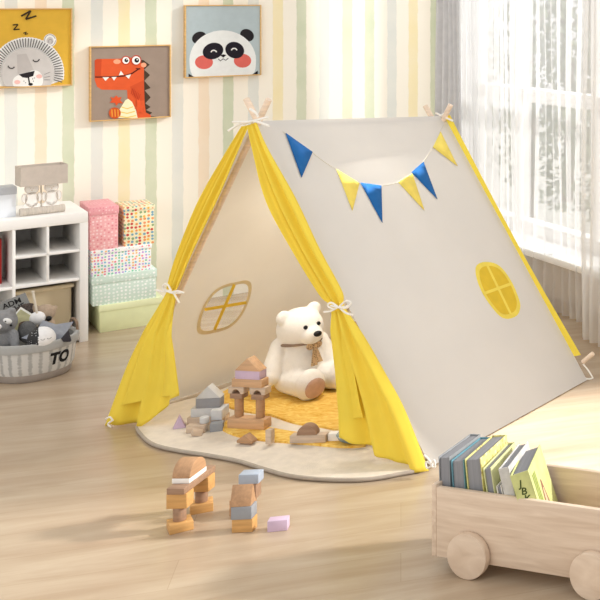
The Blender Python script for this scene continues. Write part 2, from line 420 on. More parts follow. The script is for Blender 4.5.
def dino(poly):
    s = 6.0; Q = lambda pts: [(80+x/s, 30+y/s) for x, y in pts]
    sp = [(380, 180), (418, 208), (384, 238), (420, 270), (386, 305), (424, 348), (388, 362), (424, 404), (392, 440), (424, 462), (396, 480), (434, 496), (410, 515), (464, 521), (464, 525), (340, 525), (350, 180)]
    poly(Q(sp), (72, 56, 42))
    body = [(88, 182), (100, 174), (250, 172), (300, 165), (350, 178), (384, 215), (384, 330), (388, 440), (395, 495), (425, 510), (425, 526), (330, 528), (290, 480), (282, 360), (130, 358), (102, 340), (88, 300)]
    poly(Q(body), (224, 92, 46))
    poly(Q([(88, 182), (100, 174), (130, 173), (125, 276), (88, 278)]), (204, 76, 36))
    poly(Q([(300, 340), (384, 300), (386, 420), (340, 430)]), (212, 82, 40))
    poly(Q(ell(222, 190, 22, 14)), (244, 168, 132)); poly(Q(ell(382, 210, 17, 14)), (244, 168, 132))
    for cx, cy, r in ((275, 182, 21), (337, 182, 25)):
        poly(Q(ell(cx, cy, r+6, r+6)), (196, 60, 30)); poly(Q(ell(cx, cy, r, r)), (248, 246, 240)); poly(Q(ell(cx+3, cy, r*.55, r*.55)), BLK); poly(Q(ell(cx+6, cy-4, r*.18, r*.18, 10)), WHT)
    poly(Q(stroke([(90, 282), (180, 282), (260, 276), (310, 262), (345, 238), (358, 230)], 7)), (70, 22, 16)); poly(Q(stroke([(335, 230), (362, 234)], 5)), (70, 22, 16))
    for t in ([(135, 283), (175, 283), (152, 306)], [(188, 282), (220, 281), (204, 303)], [(272, 274), (305, 266), (292, 293)], [(232, 272), (262, 268), (244, 244)]): poly(Q(t), (250, 246, 236))
    poly(Q([(180, 400), (200, 408), (218, 392), (228, 405), (250, 402), (240, 420), (258, 440), (230, 438), (218, 455), (208, 436), (178, 436), (192, 420)]), (226, 88, 44))
    poly(Q([(205, 528), (240, 470), (272, 420), (288, 412), (312, 432), (335, 480), (345, 530)]), (250, 240, 200))
    for y, x0, x1 in ((462, 248, 318), (490, 236, 328), (515, 225, 335)): poly(Q(stroke([(x0, y), ((x0+x1)/2, y+10), (x1, y-2)], 6)), (240, 205, 100))
    poly(Q(ell(208, 498, 36, 34)), (206, 84, 34))
    for x in (190, 208, 226): poly(Q(stroke([(x, 476), (x+3, 520)], 7)), (236, 160, 60))
    poly(Q([(340, 420), (356, 410), (366, 450), (384, 455), (372, 475), (380, 495), (356, 490), (340, 500), (340, 478), (326, 470), (342, 456)]), (232, 92, 46))
    for i in range(6): poly(Q(stroke([(315+i*9, 350+i*7), (305+i*9, 385+i*7)], 3)), (186, 56, 28))
def panda(poly):
    s = 6.667; Q = lambda pts: [(175+x/s, y/s) for x, y in pts]
    poly(Q(ell(162, 252, 50, 40, rot=-.4)), BLK); poly(Q(ell(480, 235, 48, 40, rot=.5)), BLK)
    hd = ell(318, 400, 222, 198, 44)
    hd = [(min(max(x, 92), 552), min(y, 516)) for x, y in hd]
    hd = [(x if y < 420 else x+(y-420)*(.16 if x > 318 else -.16), y) for x, y in hd]
    poly(Q(hd), (236, 238, 236))
    poly(Q([(90, 490), (125, 515), (90, 517)]), BLK); poly(Q([(552, 470), (552, 495), (515, 497)]), BLK)
    poly(Q(ell(193, 415, 60, 46)), (222, 106, 96)); poly(Q(ell(450, 405, 58, 46)), (222, 106, 96))
    poly(Q(ell(253, 340, 70, 54, rot=-.3)), (28, 22, 34)); poly(Q(ell(398, 334, 64, 54, rot=.35)), (28, 22, 34))
    poly(Q(stroke(ell(258, 353, 19, 18, 10, 0, PI+.25, 2*PI-.25), 8)), WHT); poly(Q(stroke(ell(394, 340, 19, 18, 10, 0, PI+.25, 2*PI-.25), 8)), WHT)
    poly(Q([(300, 368), (322, 362), (342, 366), (322, 384)]), BLK)
    poly(Q(stroke([(288, 392), (302, 406), (320, 392), (338, 402), (355, 388)], 5)), (60, 52, 60))
picture('framed_picture', 'framed print of a sleeping grey lion with Z letters on a mustard background', -11, 72.5, 8.5, 89, lion, flat((224, 178, 62)))
picture('framed_picture', 'framed print of an orange dinosaur with egg on a taupe background', 90, 171, 46.5, 122, dino, flat((158, 140, 126)))
picture('framed_picture', 'framed print of a black and white panda on a pale blue background', 185, 261.5, 5, 78.3, panda, flat((182, 196, 200)))

# ------------------------------------------------------------------ storage shelf
SB = 6.046
sr = G(88.2, 341); aR = sr.dot(A)
TOPZ = .569; ang = math.atan2(A.y, A.x)
shelf = thing('storage_shelf', 'low white cubby shelf unit standing against the striped wall', 'shelf', R(aR, SB, 0), ang)
lac = mat('shelf_white', (243, 241, 238), .5, .015, 6); back = mat('shelf_back_board', (226, 224, 221), .7, .015, 6)
D = .40; W = .60
def part(name, bm, m=lac): return obj(name, bm, m, shelf)
bm = bmesh.new(); box(bm, (W, D, .046), (-W/2, D/2, TOPZ-.023), bev=.003); part('top_panel', bm)
for x in (-.016, -W+.016):
    bm = bmesh.new(); box(bm, (.032, D, TOPZ-.046), (x, D/2, (TOPZ-.046)/2), bev=.002); part('side_panel', bm)
bm = bmesh.new(); box(bm, (W-.064, D-.01, .035), (-W/2, D/2, .0275), bev=.002); part('bottom_panel', bm)
bm = bmesh.new(); box(bm, (W-.064, .008, TOPZ-.09), (-W/2, D-.006, .045+(TOPZ-.09)/2)); part('back_panel', bm, back)
xm = -.032-.116; xs = xm-.120
bm = bmesh.new(); box(bm, (.011, D-.012, .478), (xs, D/2-.004, .045+.239), bev=.001); part('divider', bm)
bm = bmesh.new(); box(bm, (.010, D-.012, .24), (xm, D/2-.004, .403), bev=.001); part('divider', bm)
bm = bmesh.new(); box(bm, (-.032-xs-.0055, D-.012, .011), ((xs+.0055-.032)/2, D/2-.004, .403), bev=.001); part('shelf_board', bm)
for x0, x1 in ((xs+.0055, -.032), (-W+.032, xs-.0055)):
    bm = bmesh.new(); box(bm, (x1-x0, D-.012, .012), ((x0+x1)/2, D/2-.004, .278), bev=.001); part('shelf_board', bm)
# things on / in the shelf
def S(x, y, z=0): return MW[shelf] @ V((x, y, z))
bm = bmesh.new(); box(bm, (.205, .26, .205), (0, .13, .1025), bev=.02, seg=4)
binm = mat('beige_plastic', (205, 190, 160), .35, .04, 4)
tb = thing('storage_bin', 'beige plastic storage bin in the lower right shelf compartment', 'storage bin', S(-.152, .06, .0455), ang)
obj('bin_body', bm, binm, tb)
bm = bmesh.new(); box(bm, (.219, .276, .016), (0, .13, .197), bev=.007, seg=3); obj('rim', bm, mat('beige_plastic_light', (222, 208, 178), .35, .03, 4), tb)
def slab_book(name, label, M, w, d, h, coverm, pagem, group=None, spine_front=True, extra=None):
    """w thickness (x), d depth (y from the front), h height"""
    t = bpy.data.objects.new(name, None); COL.objects.link(t); t.matrix_world = M; MW[t] = M; t.empty_display_size = .03
    tag(t, label, 'book', group); c = .0025
    bm = bmesh.new()
    for s in (-1, 1): box(bm, (c, d, h), (s*(w/2-c/2), d/2, h/2), bev=.0007)
    box(bm, (w-2*c, c, h), (0, c/2 if spine_front else d-c/2, h/2))
    obj('cover', bm, coverm, t)
    bm = bmesh.new(); o = .004
    box(bm, (w-2*c-.0006, d-o-c, h-2*o), (0, (d-o+c)/2 if spine_front else (d+o-c)/2, h/2), bev=.001)
    obj('page_block', bm, pagem, t)
    return t
pages = mat('paper_pages', (236, 230, 216), .9, .06, 3, (80, 1, 1))
slab_book('book', 'red book standing in the upper left shelf compartment', TM(S(xs-.047, .10, .2845), (0, 0, ang)), .034, .16, .19, mat('red_cloth', (176, 40, 40), .6, .06, 30), pages)
bx = thing('gift_box', 'small pale blue marbled box on the shelf top beside the lamp', 'box', S(-.30, .13, TOPZ), ang)
bm = bmesh.new(); box(bm, (.1, .1, .105), (0, 0, .0525), bev=.002)
obj('box_body', bm, pattern_mat('blue_marble_paper', (236, 241, 248), [(206, 222, 240), (170, 198, 228), (226, 234, 244)], 28, .28), bx)
bm = bmesh.new(); box(bm, (.106, .106, .03), (0, 0, .112), bev=.002); obj('lid', bm, mat('blue_lid_paper', (196, 200, 206), .6, .05, 20), bx)
# lamp
lampL = onplane(19.5, 212, B*(SB+.065), B); lp = V((lampL.x, lampL.y, TOPZ))
lamp = thing('table_lamp', 'small lamp with boxy taupe shade and white teddy bear cutouts on shelf top', 'lamp', lp, ang+math.radians(4))
wd = .165
bm = bmesh.new(); cyl(bm, .017, wd, (wd/2, 0, .017), rot=(0, PI/2, 0), bev=.002); obj('log_base', bm, mat('pale_log', (206, 196, 184), .8, .1, 30, (6, 1, 1)), lamp)
bm = bmesh.new()
def teddy2d(cx, s):
    o = []
    parts = [((0, .030), (.020, .026)), ((0, .066), (.021, .019)), ((-.017, .083), (.008, .008)), ((.017, .083), (.008, .008)), ((-.021, .036), (.008, .016)), ((.021, .036), (.008, .016)), ((-.013, .008), (.012, .009)), ((.013, .008), (.012, .009))]
    return [((cx+c[0]*s, c[1]*s), (r[0]*s, r[1]*s)) for c, r in parts]
for cx in (.044, .116):
    for c, r in teddy2d(cx, 1.28):
        t = bmesh.new(); bmesh.ops.create_cone(t, cap_ends=True, segments=28, radius1=1, radius2=1, depth=.008)
        absorb(bm, t, TM((c[0], 0, .030+c[1]), (PI/2, 0, 0)) @ Matrix.Diagonal(V((r[0], r[1], 1, 1))))
obj('bear_cutout', bm, mat('white_acrylic', (253, 251, 248), .4, .01, 10), lamp)
bm = bmesh.new()
for cx in (.044, .116):
    for c, r in teddy2d(cx, 1.28)[:6]:
        pts = [(c[0]+r[0]*.93*math.cos(a), -.0052, .030+c[1]+r[1]*.93*math.sin(a)) for a in [2*PI*k/18 for k in range(19)]]
        tube(bm, pts, .0006, n=4, smooth=0)
    for dx in (-.006, .006): ball(bm, .0014, (cx+dx, -.005, .117), n=1)
    ball(bm, (.003, .001, .002), (cx, -.005, .109), n=1)
obj('bear_outline', bm, mat('tan_line', (214, 196, 176), .7, .05, 10), lamp)
bm = bmesh.new(); tube(bm, [(.08, .009, .02), (.08, .009, .18)], .003); obj('pole', bm, mat('lamp_metal', (200, 192, 180), .4, .05, 10), lamp)
bm = bmesh.new(); sw, sd, s0, s1, th = .172, .095, .132, .214, .004; ox = .08
for y in (-sd/2, sd/2): box(bm, (sw, th, s1-s0), (ox, y, (s0+s1)/2))
for x in (-sw/2+th/2, sw/2-th/2): box(bm, (th, sd-th, s1-s0), (ox+x, 0, (s0+s1)/2))
obj('lamp_shade', bm, mat('taupe_shade', (214, 203, 192), .8, .04, 40, trans=.15), lamp)

# ------------------------------------------------------------------ paper boxes beside the shelf
bang = math.radians(41.5)
base = G(98, 333.5); ex = V((math.cos(bang), math.sin(bang), 0)); ey = V((-ex.y, ex.x, 0))
def paper_box(label, u_l, u_r, v_ref, z0, z1, off, dep, body, lid, lidh=.03):
    """front-left/right by pixel on the plane `off` behind the front plane of the lowest box"""
    pl = base+ey*off
    p0 = onplane(u_l, v_ref, pl, ey); p1 = onplane(u_r, v_ref, pl, ey); w = (p1-p0).dot(ex)
    t = thing('storage_box', label, 'box', V((p0.x, p0.y, z0)), bang, 'stacked paper boxes beside the shelf')
    h = z1-z0; bm = bmesh.new(); box(bm, (w-.006, dep-.006, h-.004), (w/2, dep/2, (h-.004)/2), bev=.0015); obj('box_body', bm, body, t)
    bm = bmesh.new(); box(bm, (w, dep, lidh), (w/2, dep/2, h-lidh/2), bev=.002); obj('lid', bm, lid, t)
    return t
def zat(u, v, off=0): return onplane(u, v, base+ey*off, ey).z
limeb = mat('lime_paper', (232, 238, 190), .6, .03, 20); limel = mat('lime_paper_lid', (236, 242, 198), .6, .03, 20)
mint = pattern_mat('mint_dot_paper', (206, 226, 216), [(244, 250, 246), (236, 246, 240)], 62, .30)
multi = pattern_mat('white_confetti_paper', (246, 246, 246), [(236, 130, 150), (120, 190, 220), (130, 205, 170), (190, 150, 220), (240, 190, 120)], 75, .34)
pinkp = pattern_mat('pink_print_paper', (240, 178, 182), [(250, 218, 220), (228, 140, 150), (248, 208, 208)], 70, .30)
yelp = pattern_mat('yellow_dot_paper', (246, 236, 200), [(206, 64, 60), (240, 190, 70), (120, 170, 190), (236, 150, 90), (140, 170, 120)], 62, .36)
pinkl = pattern_mat('pink_lid_paper', (232, 162, 170), [(246, 206, 208), (222, 132, 144)], 80, .26)
z1 = zat(100, 306); z2 = zat(91, 277, .015); z3 = zat(90.5, 250.5, .03); zp = zat(90, 208, .03); zy = zat(124, 206, .03)
# heights follow the photo's edges of the stack
paper_box('pale lime storage box at the bottom of the stack beside the shelf', 99, 163, 320, 0, z1, 0, .30, limeb, limel)
paper_box('mint green white-dotted storage box second from bottom of the stack', 92, 157, 300, z1, z2, .005, .28, mint, mint, .038)
paper_box('white storage box with multicoloured confetti dots under the pink box', 91, 152, 265, z2, z3, .012, .27, multi, multi, .02)
paper_box('tall pink printed storage box, top left of the stack', 89.5, 119, 225, z3, zp, .012, .26, pinkp, pinkl, .035)
paper_box('tall cream storage box with red and yellow dots, top right of the stack', 123.5, 155, 225, z3, zy-.006, .02, .2, yelp, yelp, .02)

# ------------------------------------------------------------------ toy basket
BC = P(33, 374, 1755/374.0); BC.z = 0
bask = thing('toy_basket', 'round grey striped fabric basket lettered TO, full of toys, before shelf', 'basket', BC)
def basket_mat():
    m = bpy.data.materials.new('grey_striped_canvas'); m.use_nodes = True; N = m.node_tree.nodes; L = m.node_tree.links; bs = N['Principled BSDF']; bs.inputs['Roughness'].default_value = .9
    tc = N.new('ShaderNodeTexCoord'); sp = N.new('ShaderNodeSeparateXYZ'); L.new(tc.outputs['Object'], sp.inputs[0])
    at = N.new('ShaderNodeMath'); at.operation = 'ARCTAN2'; L.new(sp.outputs[1], at.inputs[0]); L.new(sp.outputs[0], at.inputs[1])
    mu = N.new('ShaderNodeMath'); mu.operation = 'MULTIPLY'; mu.inputs[1].default_value = 26; L.new(at.outputs[0], mu.inputs[0])
    si = N.new('ShaderNodeMath'); si.operation = 'SINE'; L.new(mu.outputs[0], si.inputs[0])
    no = N.new('ShaderNodeTexNoise'); no.inputs['Scale'].default_value = 14
    ad = N.new('ShaderNodeMath'); ad.operation = 'MULTIPLY_ADD'; ad.inputs[1].default_value = 2.2; L.new(no.outputs[0], ad.inputs[0]); L.new(si.outputs[0], ad.inputs[2])
    rp = N.new('ShaderNodeValToRGB'); e = rp.color_ramp.elements; e[0].position = .25; e[0].color = lin((176, 176, 174)); e[1].position = 1.0; e[1].color = lin((214, 213, 210))
    L.new(ad.outputs[0], rp.inputs[0]); L.new(rp.outputs[0], bs.inputs['Base Color']); return m
bm = bmesh.new(); rt, rb, hz = .150, .132, .150
lathe(bm, [(.02, .026), (rb-.004, .026), (rb+.006, .045), (rt-.002, hz-.012), (rt-.012, hz-.012), (rb-.008, .045), (.02, .034)])
obj('basket_body', bm, basket_mat(), bask)
bm = bmesh.new(); lathe(bm, [(.01, 0), (rb-.012, 0), (rb-.004, .008), (rb-.002, .03), (rb-.02, .031), (.01, .031)]); obj('base_band', bm, mat('taupe_base', (164, 154, 146), .9, .06, 30), bask)
bm = bmesh.new(); lathe(bm, [(rt-.014, hz-.03), (rt+.002, hz-.03), (rt+.006, hz-.006), (rt+.002, hz+.003), (rt-.006, hz+.004), (rt-.014, hz-.002), (rt-.014, hz-.03)]); obj('rim_band', bm, mat('grey_trim', (176, 176, 174), .9, .04, 40), bask)
rope = mat('brown_handle_cord', (140, 118, 100), .8, .12, 40)
hc = math.radians(52)
for a in (hc, hc+PI):
    d = V((math.cos(a), math.sin(a), 0)); s = V((-d.y, d.x, 0)); o = d*(rt-.006); bm = bmesh.new()
    tube(bm, [o-s*.036+UP*(hz-.03), o-s*.036+UP*(hz+.012), o-s*.026+UP*(hz+.034), o+UP*(hz+.041), o+s*.026+UP*(hz+.034), o+s*.036+UP*(hz+.012), o+s*.036+UP*(hz-.03)], .0055)
    obj('handle', bm, rope, bask)
# letters bent round the body
tb_ = text_bm('TO', .058, bold=.05); bmesh.ops.subdivide_edges(tb_, edges=tb_.edges, cuts=2)
bmesh.ops.triangulate(tb_, faces=tb_.faces)
tdir = P(62, 358, 4.6)-BC; a_c = None
best = 1e9
for k in range(360):
    a = -PI+k*PI/180; p = BC+V((math.cos(a)*.147, math.sin(a)*.147, .085)); u = px(p)[0]
    if p.y < BC.y+.06 and abs(u-61.5) < best and a < 0.3 and a > -2: best = abs(u-61.5); a_c = a
for v in tb_.verts:
    zz = .079+v.co.y*1.05; rr = rb+.006+(rt-.002-rb-.006)*(zz-.045)/(hz-.057)+.0012
    a = a_c+(v.co.x*.98+v.co.y*.12)/rr; v.co = V((rr*math.cos(a), rr*math.sin(a), zz))
obj('lettering', tb_, mat('black_print', (28, 27, 28), .8, .03, 20), bask)

# toys in the basket (each a thing)
def remeshed(name, bm, m, parent=None, vox=.006, smooth=6, **k):
    o = obj(name, bm, m, parent, **k)
    r = o.modifiers.new('fuse', 'REMESH'); r.mode = 'VOXEL'; r.voxel_size = vox; r.use_smooth_shade = True
    s = o.modifiers.new('soften', 'SMOOTH'); s.iterations = smooth; s.factor = .5
    return o
greyp = mat('grey_plush', (150, 150, 152), .95, .1, 60, bump=.5, bscale=220)
tw = 'toys heaped in the basket'
def at(u, v, Y): return P(u, v, Y)
c = at(3, 322, 4.66)
t = thing('plush_koala', 'grey plush animal with white eye patches at left in the basket', 'plush toy', c-UP*.02, .62, tw)
def LW(p): return V(p)
bm = bmesh.new(); ball(bm, (.05, .045, .048), (0, 0, .02)); ball(bm, (.052, .045, .06), (-.005, .01, -.062)); ball(bm, .018, (.026, -.005, .058)); ball(bm, .018, (-.036, 0, .056)); capsule(bm, (.035, -.02, -.03), (.04, -.05, -.075), .018, .016, 5)
remeshed('body', bm, greyp, t, .004)
bm = bmesh.new()
for x, y, z in ((.014, -.038, .030), (-.018, -.043, .016)): ball(bm, (.017, .008, .011), (x, y, z), rot=(0, .5, 0))
obj('eye_patch', bm, mat('white_felt', (240, 240, 240), .9, .03, 60), t)
bm = bmesh.new(); ball(bm, .0045, (.026, -.043, .012)); ball(bm, .003, (.008, -.047, .031)); obj('eye', bm, mat('black_bead', (20, 20, 22), .3, .02, 10), t)
# star cushion
c = at(50, 334, 4.70)
bm = bmesh.new(); pts = []
for k in range(10):
    r = .095 if k % 2 == 0 else .056; a = PI/2+k*PI/5+.35; pts.append((r*math.cos(a), r*math.sin(a)))
tt = bmesh.new(); top = [tt.verts.new((x, y, 0)) for x, y in pts]; c1 = tt.verts.new((0, 0, .038)); c2 = tt.verts.new((0, 0, -.03))
for k in range(10): tt.faces.new([top[k], top[(k+1) % 10], c1]); tt.faces.new([top[(k+1) % 10], top[k], c2])
bmesh.ops.subdivide_edges(tt, edges=tt.edges, cuts=3, use_grid_fill=True, smooth=.3)
absorb(bm, tt, Matrix.Translation(c) @ Matrix.Rotation(.5, 4, 'Z') @ Matrix.Rotation(math.radians(28), 4, 'X'))
tag(obj('star_cushion', bm, mat('blue_grey_cloth', (152, 156, 166), .9, .06, 40), origin=c, angle=60), 'blue grey star shaped cushion lying at right in the basket', 'cushion', tw)
# sleepy moon
c = at(41.5, 339, 4.62)
t = thing('moon_plush', 'round plush half black dotted, half white with sleepy face in basket', 'plush toy', c, math.radians(30), tw)
bm = bmesh.new(); tt = bmesh.new(); bmesh.ops.create_uvsphere(tt, u_segments=32, v_segments=20, radius=.048)
absorb(bm, tt, Matrix.Rotation(PI/2, 4, 'X'))
for f in bm.faces:
    f.material_index = 1 if f.calc_center_median().x < -.006 else 0
dotm = pattern_mat('black_dotted_cloth', (30, 30, 34), [(220, 220, 224), (200, 200, 204)], 130, .2)
obj('body', bm, [mat('white_plush', (240, 239, 240), .95, .04, 60), dotm], t)
bm = bmesh.new()
for x in (.008, .028):
    pts = []
    for k in range(7):
        a = PI+.3+(PI-.6)*k/6; q = V((x+.007*math.cos(a), 0, .012+.006*math.sin(a))); q.y = -math.sqrt(max(.0475**2-q.x**2-q.z**2, 0)); pts.append(q)
    tube(bm, pts, .0011, n=5, smooth=0)
obj('sleepy_eye', bm, mat('grey_thread', (110, 110, 114), .8, .03, 20), t)
# deer plush
c = at(38, 317, 4.78)
t = thing('plush_deer', 'tan plush deer with white snout and black nose at back of basket', 'plush toy', c, .62, tw)
bm = bmesh.new(); ball(bm, (.038, .035, .034), (.024, .02, .01)); ball(bm, (.04, .04, .05), (.02, .03, -.05)); ball(bm, (.013, .008, .024), (-.006, .01, .032), rot=(0, -.3, 0)); ball(bm, (.013, .008, .022), (.05, .01, .02), rot=(0, .8, 0))
remeshed('body', bm, mat('tan_plush', (176, 156, 136), .95, .1, 60, bump=.4, bscale=220), t, .004)
bm = bmesh.new(); ball(bm, (.028, .024, .028), (-.002, -.012, -.002)); obj('snout', bm, mat('white_plush', (240, 239, 240), .95, .04, 60), t)
bm = bmesh.new(); ball(bm, .011, (.036, -.018, -.008)); obj('nose', bm, mat('black_bead', (20, 20, 22), .3, .02, 10), t)
c1, c2 = at(37, 314, 4.76), at(33, 292, 4.76)
bm = bmesh.new(); tube(bm, [c1-UP*.05, c1, c2], .0042); ball(bm, .006, c2, n=2)
tag(obj('drum_stick', bm, mat('pale_stick', (224, 214, 198), .6, .06, 30), origin=c1), 'thin pale stick with rounded tip standing up out of the basket', 'stick', tw)
c = at(27, 313, 4.81)
bm = bmesh.new(); ball(bm, .036, c, n=4)
rnd = random.Random(4)
for v in bm.verts: v.co = c+(v.co-c)*(1+rnd.uniform(-.12, .18))
tag(obj('pompom', bm, mat('dark_brown_yarn', (84, 74, 70), .95, .25, 90), origin=c, angle=10), 'dark brown shaggy pompom behind the white snout in the basket', 'pompom', tw)
c = at(25, 339, 4.68)
bm = bmesh.new(); ball(bm, (.035, .03, .045), c+V((-.012, .03, .02))); remeshed('plush_ball', bm, mat('dark_grey_plush', (104, 104, 104), .95, .15, 60, bump=.5, bscale=200), None, .005, origin=c)
tag(COL.objects['plush_ball'], 'dark grey plush lump between the koala and the dotted moon', 'plush toy', tw)
c = at(66, 337, 4.66)
bm = bmesh.new(); prism(bm, [(-.022, -.02), (.022, -.016), (.002, .028)], .018, TM(c, (0, .2, .4)), bev=.004)
tag(obj('toy_cone', bm, mat('charcoal_felt', (62, 60, 66), .9, .06, 40), origin=c), 'small charcoal wedge against the inner right side of the basket', 'toy', tw)
# book with lettering + picture card
M = Matrix.Translation(at(16, 318, 4.83)-UP*.04) @ Matrix.Rotation(math.radians(32), 4, 'Z') @ Matrix.Rotation(math.radians(-14), 4, 'X') @ Matrix.Rotation(math.radians(-20), 4, 'Y')
t = bpy.data.objects.new('picture_book', None); COL.objects.link(t); t.matrix_world = M; MW[t] = M
tag(t, 'dark grey book with black lettering leaning at the back of the basket', 'book', tw)
bm = bmesh.new(); box(bm, (.15, .012, .13), (0, 0, .055), bev=.002); obj('cover', bm, mat('dark_grey_card', (128, 128, 126), .8, .04, 20), t)
for s, x, z in (('ADM', .02, .098), ('THE', .03, .072)):
    b2 = text_bm(s, .03); b2.transform(TM((x, -.0068, z), (PI/2, 0, 0))); obj('lettering', b2, mat('black_print', (28, 27, 28), .8, .03, 20), t)
M = Matrix.Translation(at(11, 327, 4.73)-UP*.03) @ Matrix.Rotation(math.radians(15), 4, 'Z') @ Matrix.Rotation(math.radians(-18), 4, 'X') @ Matrix.Rotation(math.radians(35), 4, 'Y')
t = bpy.data.objects.new('picture_card', None); COL.objects.link(t); t.matrix_world = M; MW[t] = M
tag(t, 'white bordered picture card tilted behind the koala in the basket', 'card', tw)
bm = bmesh.new(); box(bm, (.085, .003, .1), (0, 0, .05)); obj('card', bm, mat('white_card', (244, 243, 236), .7, .02, 20), t)
bm = bmesh.new(); box(bm, (.072, .001, .086), (0, -.002, .05)); obj('picture', bm, mat('olive_picture', (206, 202, 160), .7, .2, 30), t)
bm = bmesh.new(); tube(bm, [(.012, -.003, .03), (.0, -.003, .05), (.014, -.003, .065), (.024, -.003, .05), (.014, -.003, .04)], .003, n=6); obj('motif', bm, mat('brown_print', (120, 96, 84), .8, .06, 30), t)

# ------------------------------------------------------------------ play mat
def smooth_loop(pts, k=6):
    n = len(pts); o = []
    for i in range(n):
        p0, p1, p2, p3 = (V(pts[(i+j-1) % n]) for j in range(4))
        for s in range(k):
            t = s/k; o.append(.5*((2*p1)+(p2-p0)*t+(2*p0-5*p1+4*p2-p3)*t*t+(3*p1-p0-3*p2+p3)*t**3))
    return o
MZ = .014
out_px = [(138, 426), (142, 436), (155, 446), (180, 452), (206, 456), (238, 462), (264, 470), (290, 477), (325, 480.5), (365, 480.5), (395, 476), (424, 467), (422, 440), (405, 405), (370, 380), (340, 368), (312, 362), (275, 369), (243, 383), (210, 396), (180, 404), (152, 413)]
loop = smooth_loop([G(u, v, .004) for u, v in out_px])
pm = thing('play_mat', 'wavy edged cream play mat with yellow pile patches under the tent', 'mat', V((loop[0].x, loop[0].y, 0)))
def slab_from(loop, z0, z1, bev=.004):
    bm = bmesh.new(); vs = [bm.verts.new((p.x, p.y, z0)) for p in loop]; f = bm.faces.new(vs)
    r = bmesh.ops.extrude_face_region(bm, geom=[f]); top = [g for g in r['geom'] if isinstance(g, bmesh.types.BMVert)]
    for v in top: v.co.z = z1
    bmesh.ops.recalc_face_normals(bm, faces=bm.faces)
    return bm
obj('mat_top', slab_from(loop, .001, MZ), mat('cream_felt', (226, 216, 202), .95, .05, 30, bump=.25, bscale=300), pm, world=True)
bm = bmesh.new()
N_ = len(loop); cen = sum(loop, V((0, 0, 0)))/N_
lp2 = [V((p.x, p.y, MZ*.55)) for p in loop]+[V((loop[0].x, loop[0].y, MZ*.55))]
tube(bm, lp2, .0066, n=8, smooth=0); obj('edge_binding', bm, mat('taupe_binding', (176, 164, 150), .9, .06, 40), pm, world=True)
def fur_mat():
    m = mat('yellow_shag', (238, 192, 84), .95, .0, 10)
    N = m.node_tree.nodes; L = m.node_tree.links; bs = N['Principled BSDF']
    tc = N['Texture Coordinate']; mp = N.new('ShaderNodeMapping'); mp.inputs['Rotation'].default_value = (0, 0, .5); mp.inputs['Scale'].default_value = (28, 75, 30); L.new(tc.outputs['Object'], mp.inputs[0])
    no = N.new('ShaderNodeTexNoise'); no.inputs['Scale'].default_value = 1; no.inputs['Detail'].default_value = 6; no.inputs['Distortion'].default_value = 1.2; L.new(mp.outputs[0], no.inputs['Vector'])
    rp = N.new('ShaderNodeValToRGB'); e = rp.color_ramp.elements; e[0].position = .3; e[0].color = lin((226, 166, 54)); e[1].position = .66; e[1].color = lin((250, 216, 122)); L.new(no.outputs[0], rp.inputs[0]); L.new(rp.outputs[0], bs.inputs['Base Color'])
    bp = N.new('ShaderNodeBump'); bp.inputs['Strength'].default_value = .8; bp.inputs['Distance'].default_value = .012; L.new(no.outputs[0], bp.inputs['Height']); L.new(bp.outputs[0], bs.inputs['Normal'])
    return m
fm = fur_mat()
FZ = .024
for pts in ([(214, 402), (226, 392), (240, 385), (262, 376), (285, 370), (320, 366), (360, 378), (395, 405), (400, 424), (372, 433), (340, 432), (318, 428), (295, 425), (270, 417), (240, 412)],
            [(218, 424), (226, 420), (245, 424), (268, 429), (296, 434), (325, 438), (352, 442), (366, 447), (345, 449), (310, 446), (285, 444), (262, 442), (238, 438), (222, 431)]):
    lpx = smooth_loop([G(u, v, .012) for u, v in pts], 5)
    b2 = slab_from(lpx, MZ-.001, MZ+.008)
    tf = [f for f in b2.faces if len(f.verts) > 4 and f.calc_center_median().z > MZ]
    bmesh.ops.bevel(b2, geom=[e for f in tf for e in f.edges], offset=.004, segments=2, affect='EDGES', profile=.5)
    o = obj('pile_patch', b2, fm, pm, world=True); o['label'] = 'yellow shaggy pile patch'

# ------------------------------------------------------------------ tent
FL, FR, RR = G(113, 421), G(431, 468), G(587, 381)
e1 = (FR-FL).normalized(); nF = V((e1.y, -e1.x, 0))          # front plane normal, towards the viewer
if nF.y > 0: nF = -nF
AP = onplane(252, 121, FL, nF)
nR = (FR-AP).cross(RR-AP).normalized()
if nR.x < 0: nR = -nR
RA = onplane(444, 116, AP, nR)
nL = (FL-AP).cross(RA-AP).normalized()
if nL.x > 0: nL = -nL
dl = nL.cross(UP); dl = dl if dl.y > 0 else -dl; dl.normalize()
RL = FL+dl*(RR-FR).length*1.0
tent = thing('play_tent', 'large cream play tent with yellow door curtains and bunting on bare floor', 'tent', V(((FL.x+RR.x)/2, (FL.y+RR.y)/2, 0)))
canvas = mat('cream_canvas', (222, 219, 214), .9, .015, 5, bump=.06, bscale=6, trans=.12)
canvas_bright = mat('cream_canvas_brightened', (240, 232, 218), .9, .02, 5, bump=.06, bscale=6, trans=.35)  # same canvas, colour lightened and warmed to brighten the dim tent interior
yel = mat('yellow_cotton', (255, 230, 88), .85, .02, 14, trans=.2)
def T(name, bm, m, **k): return obj(name, bm, m, tent, world=True, **k)
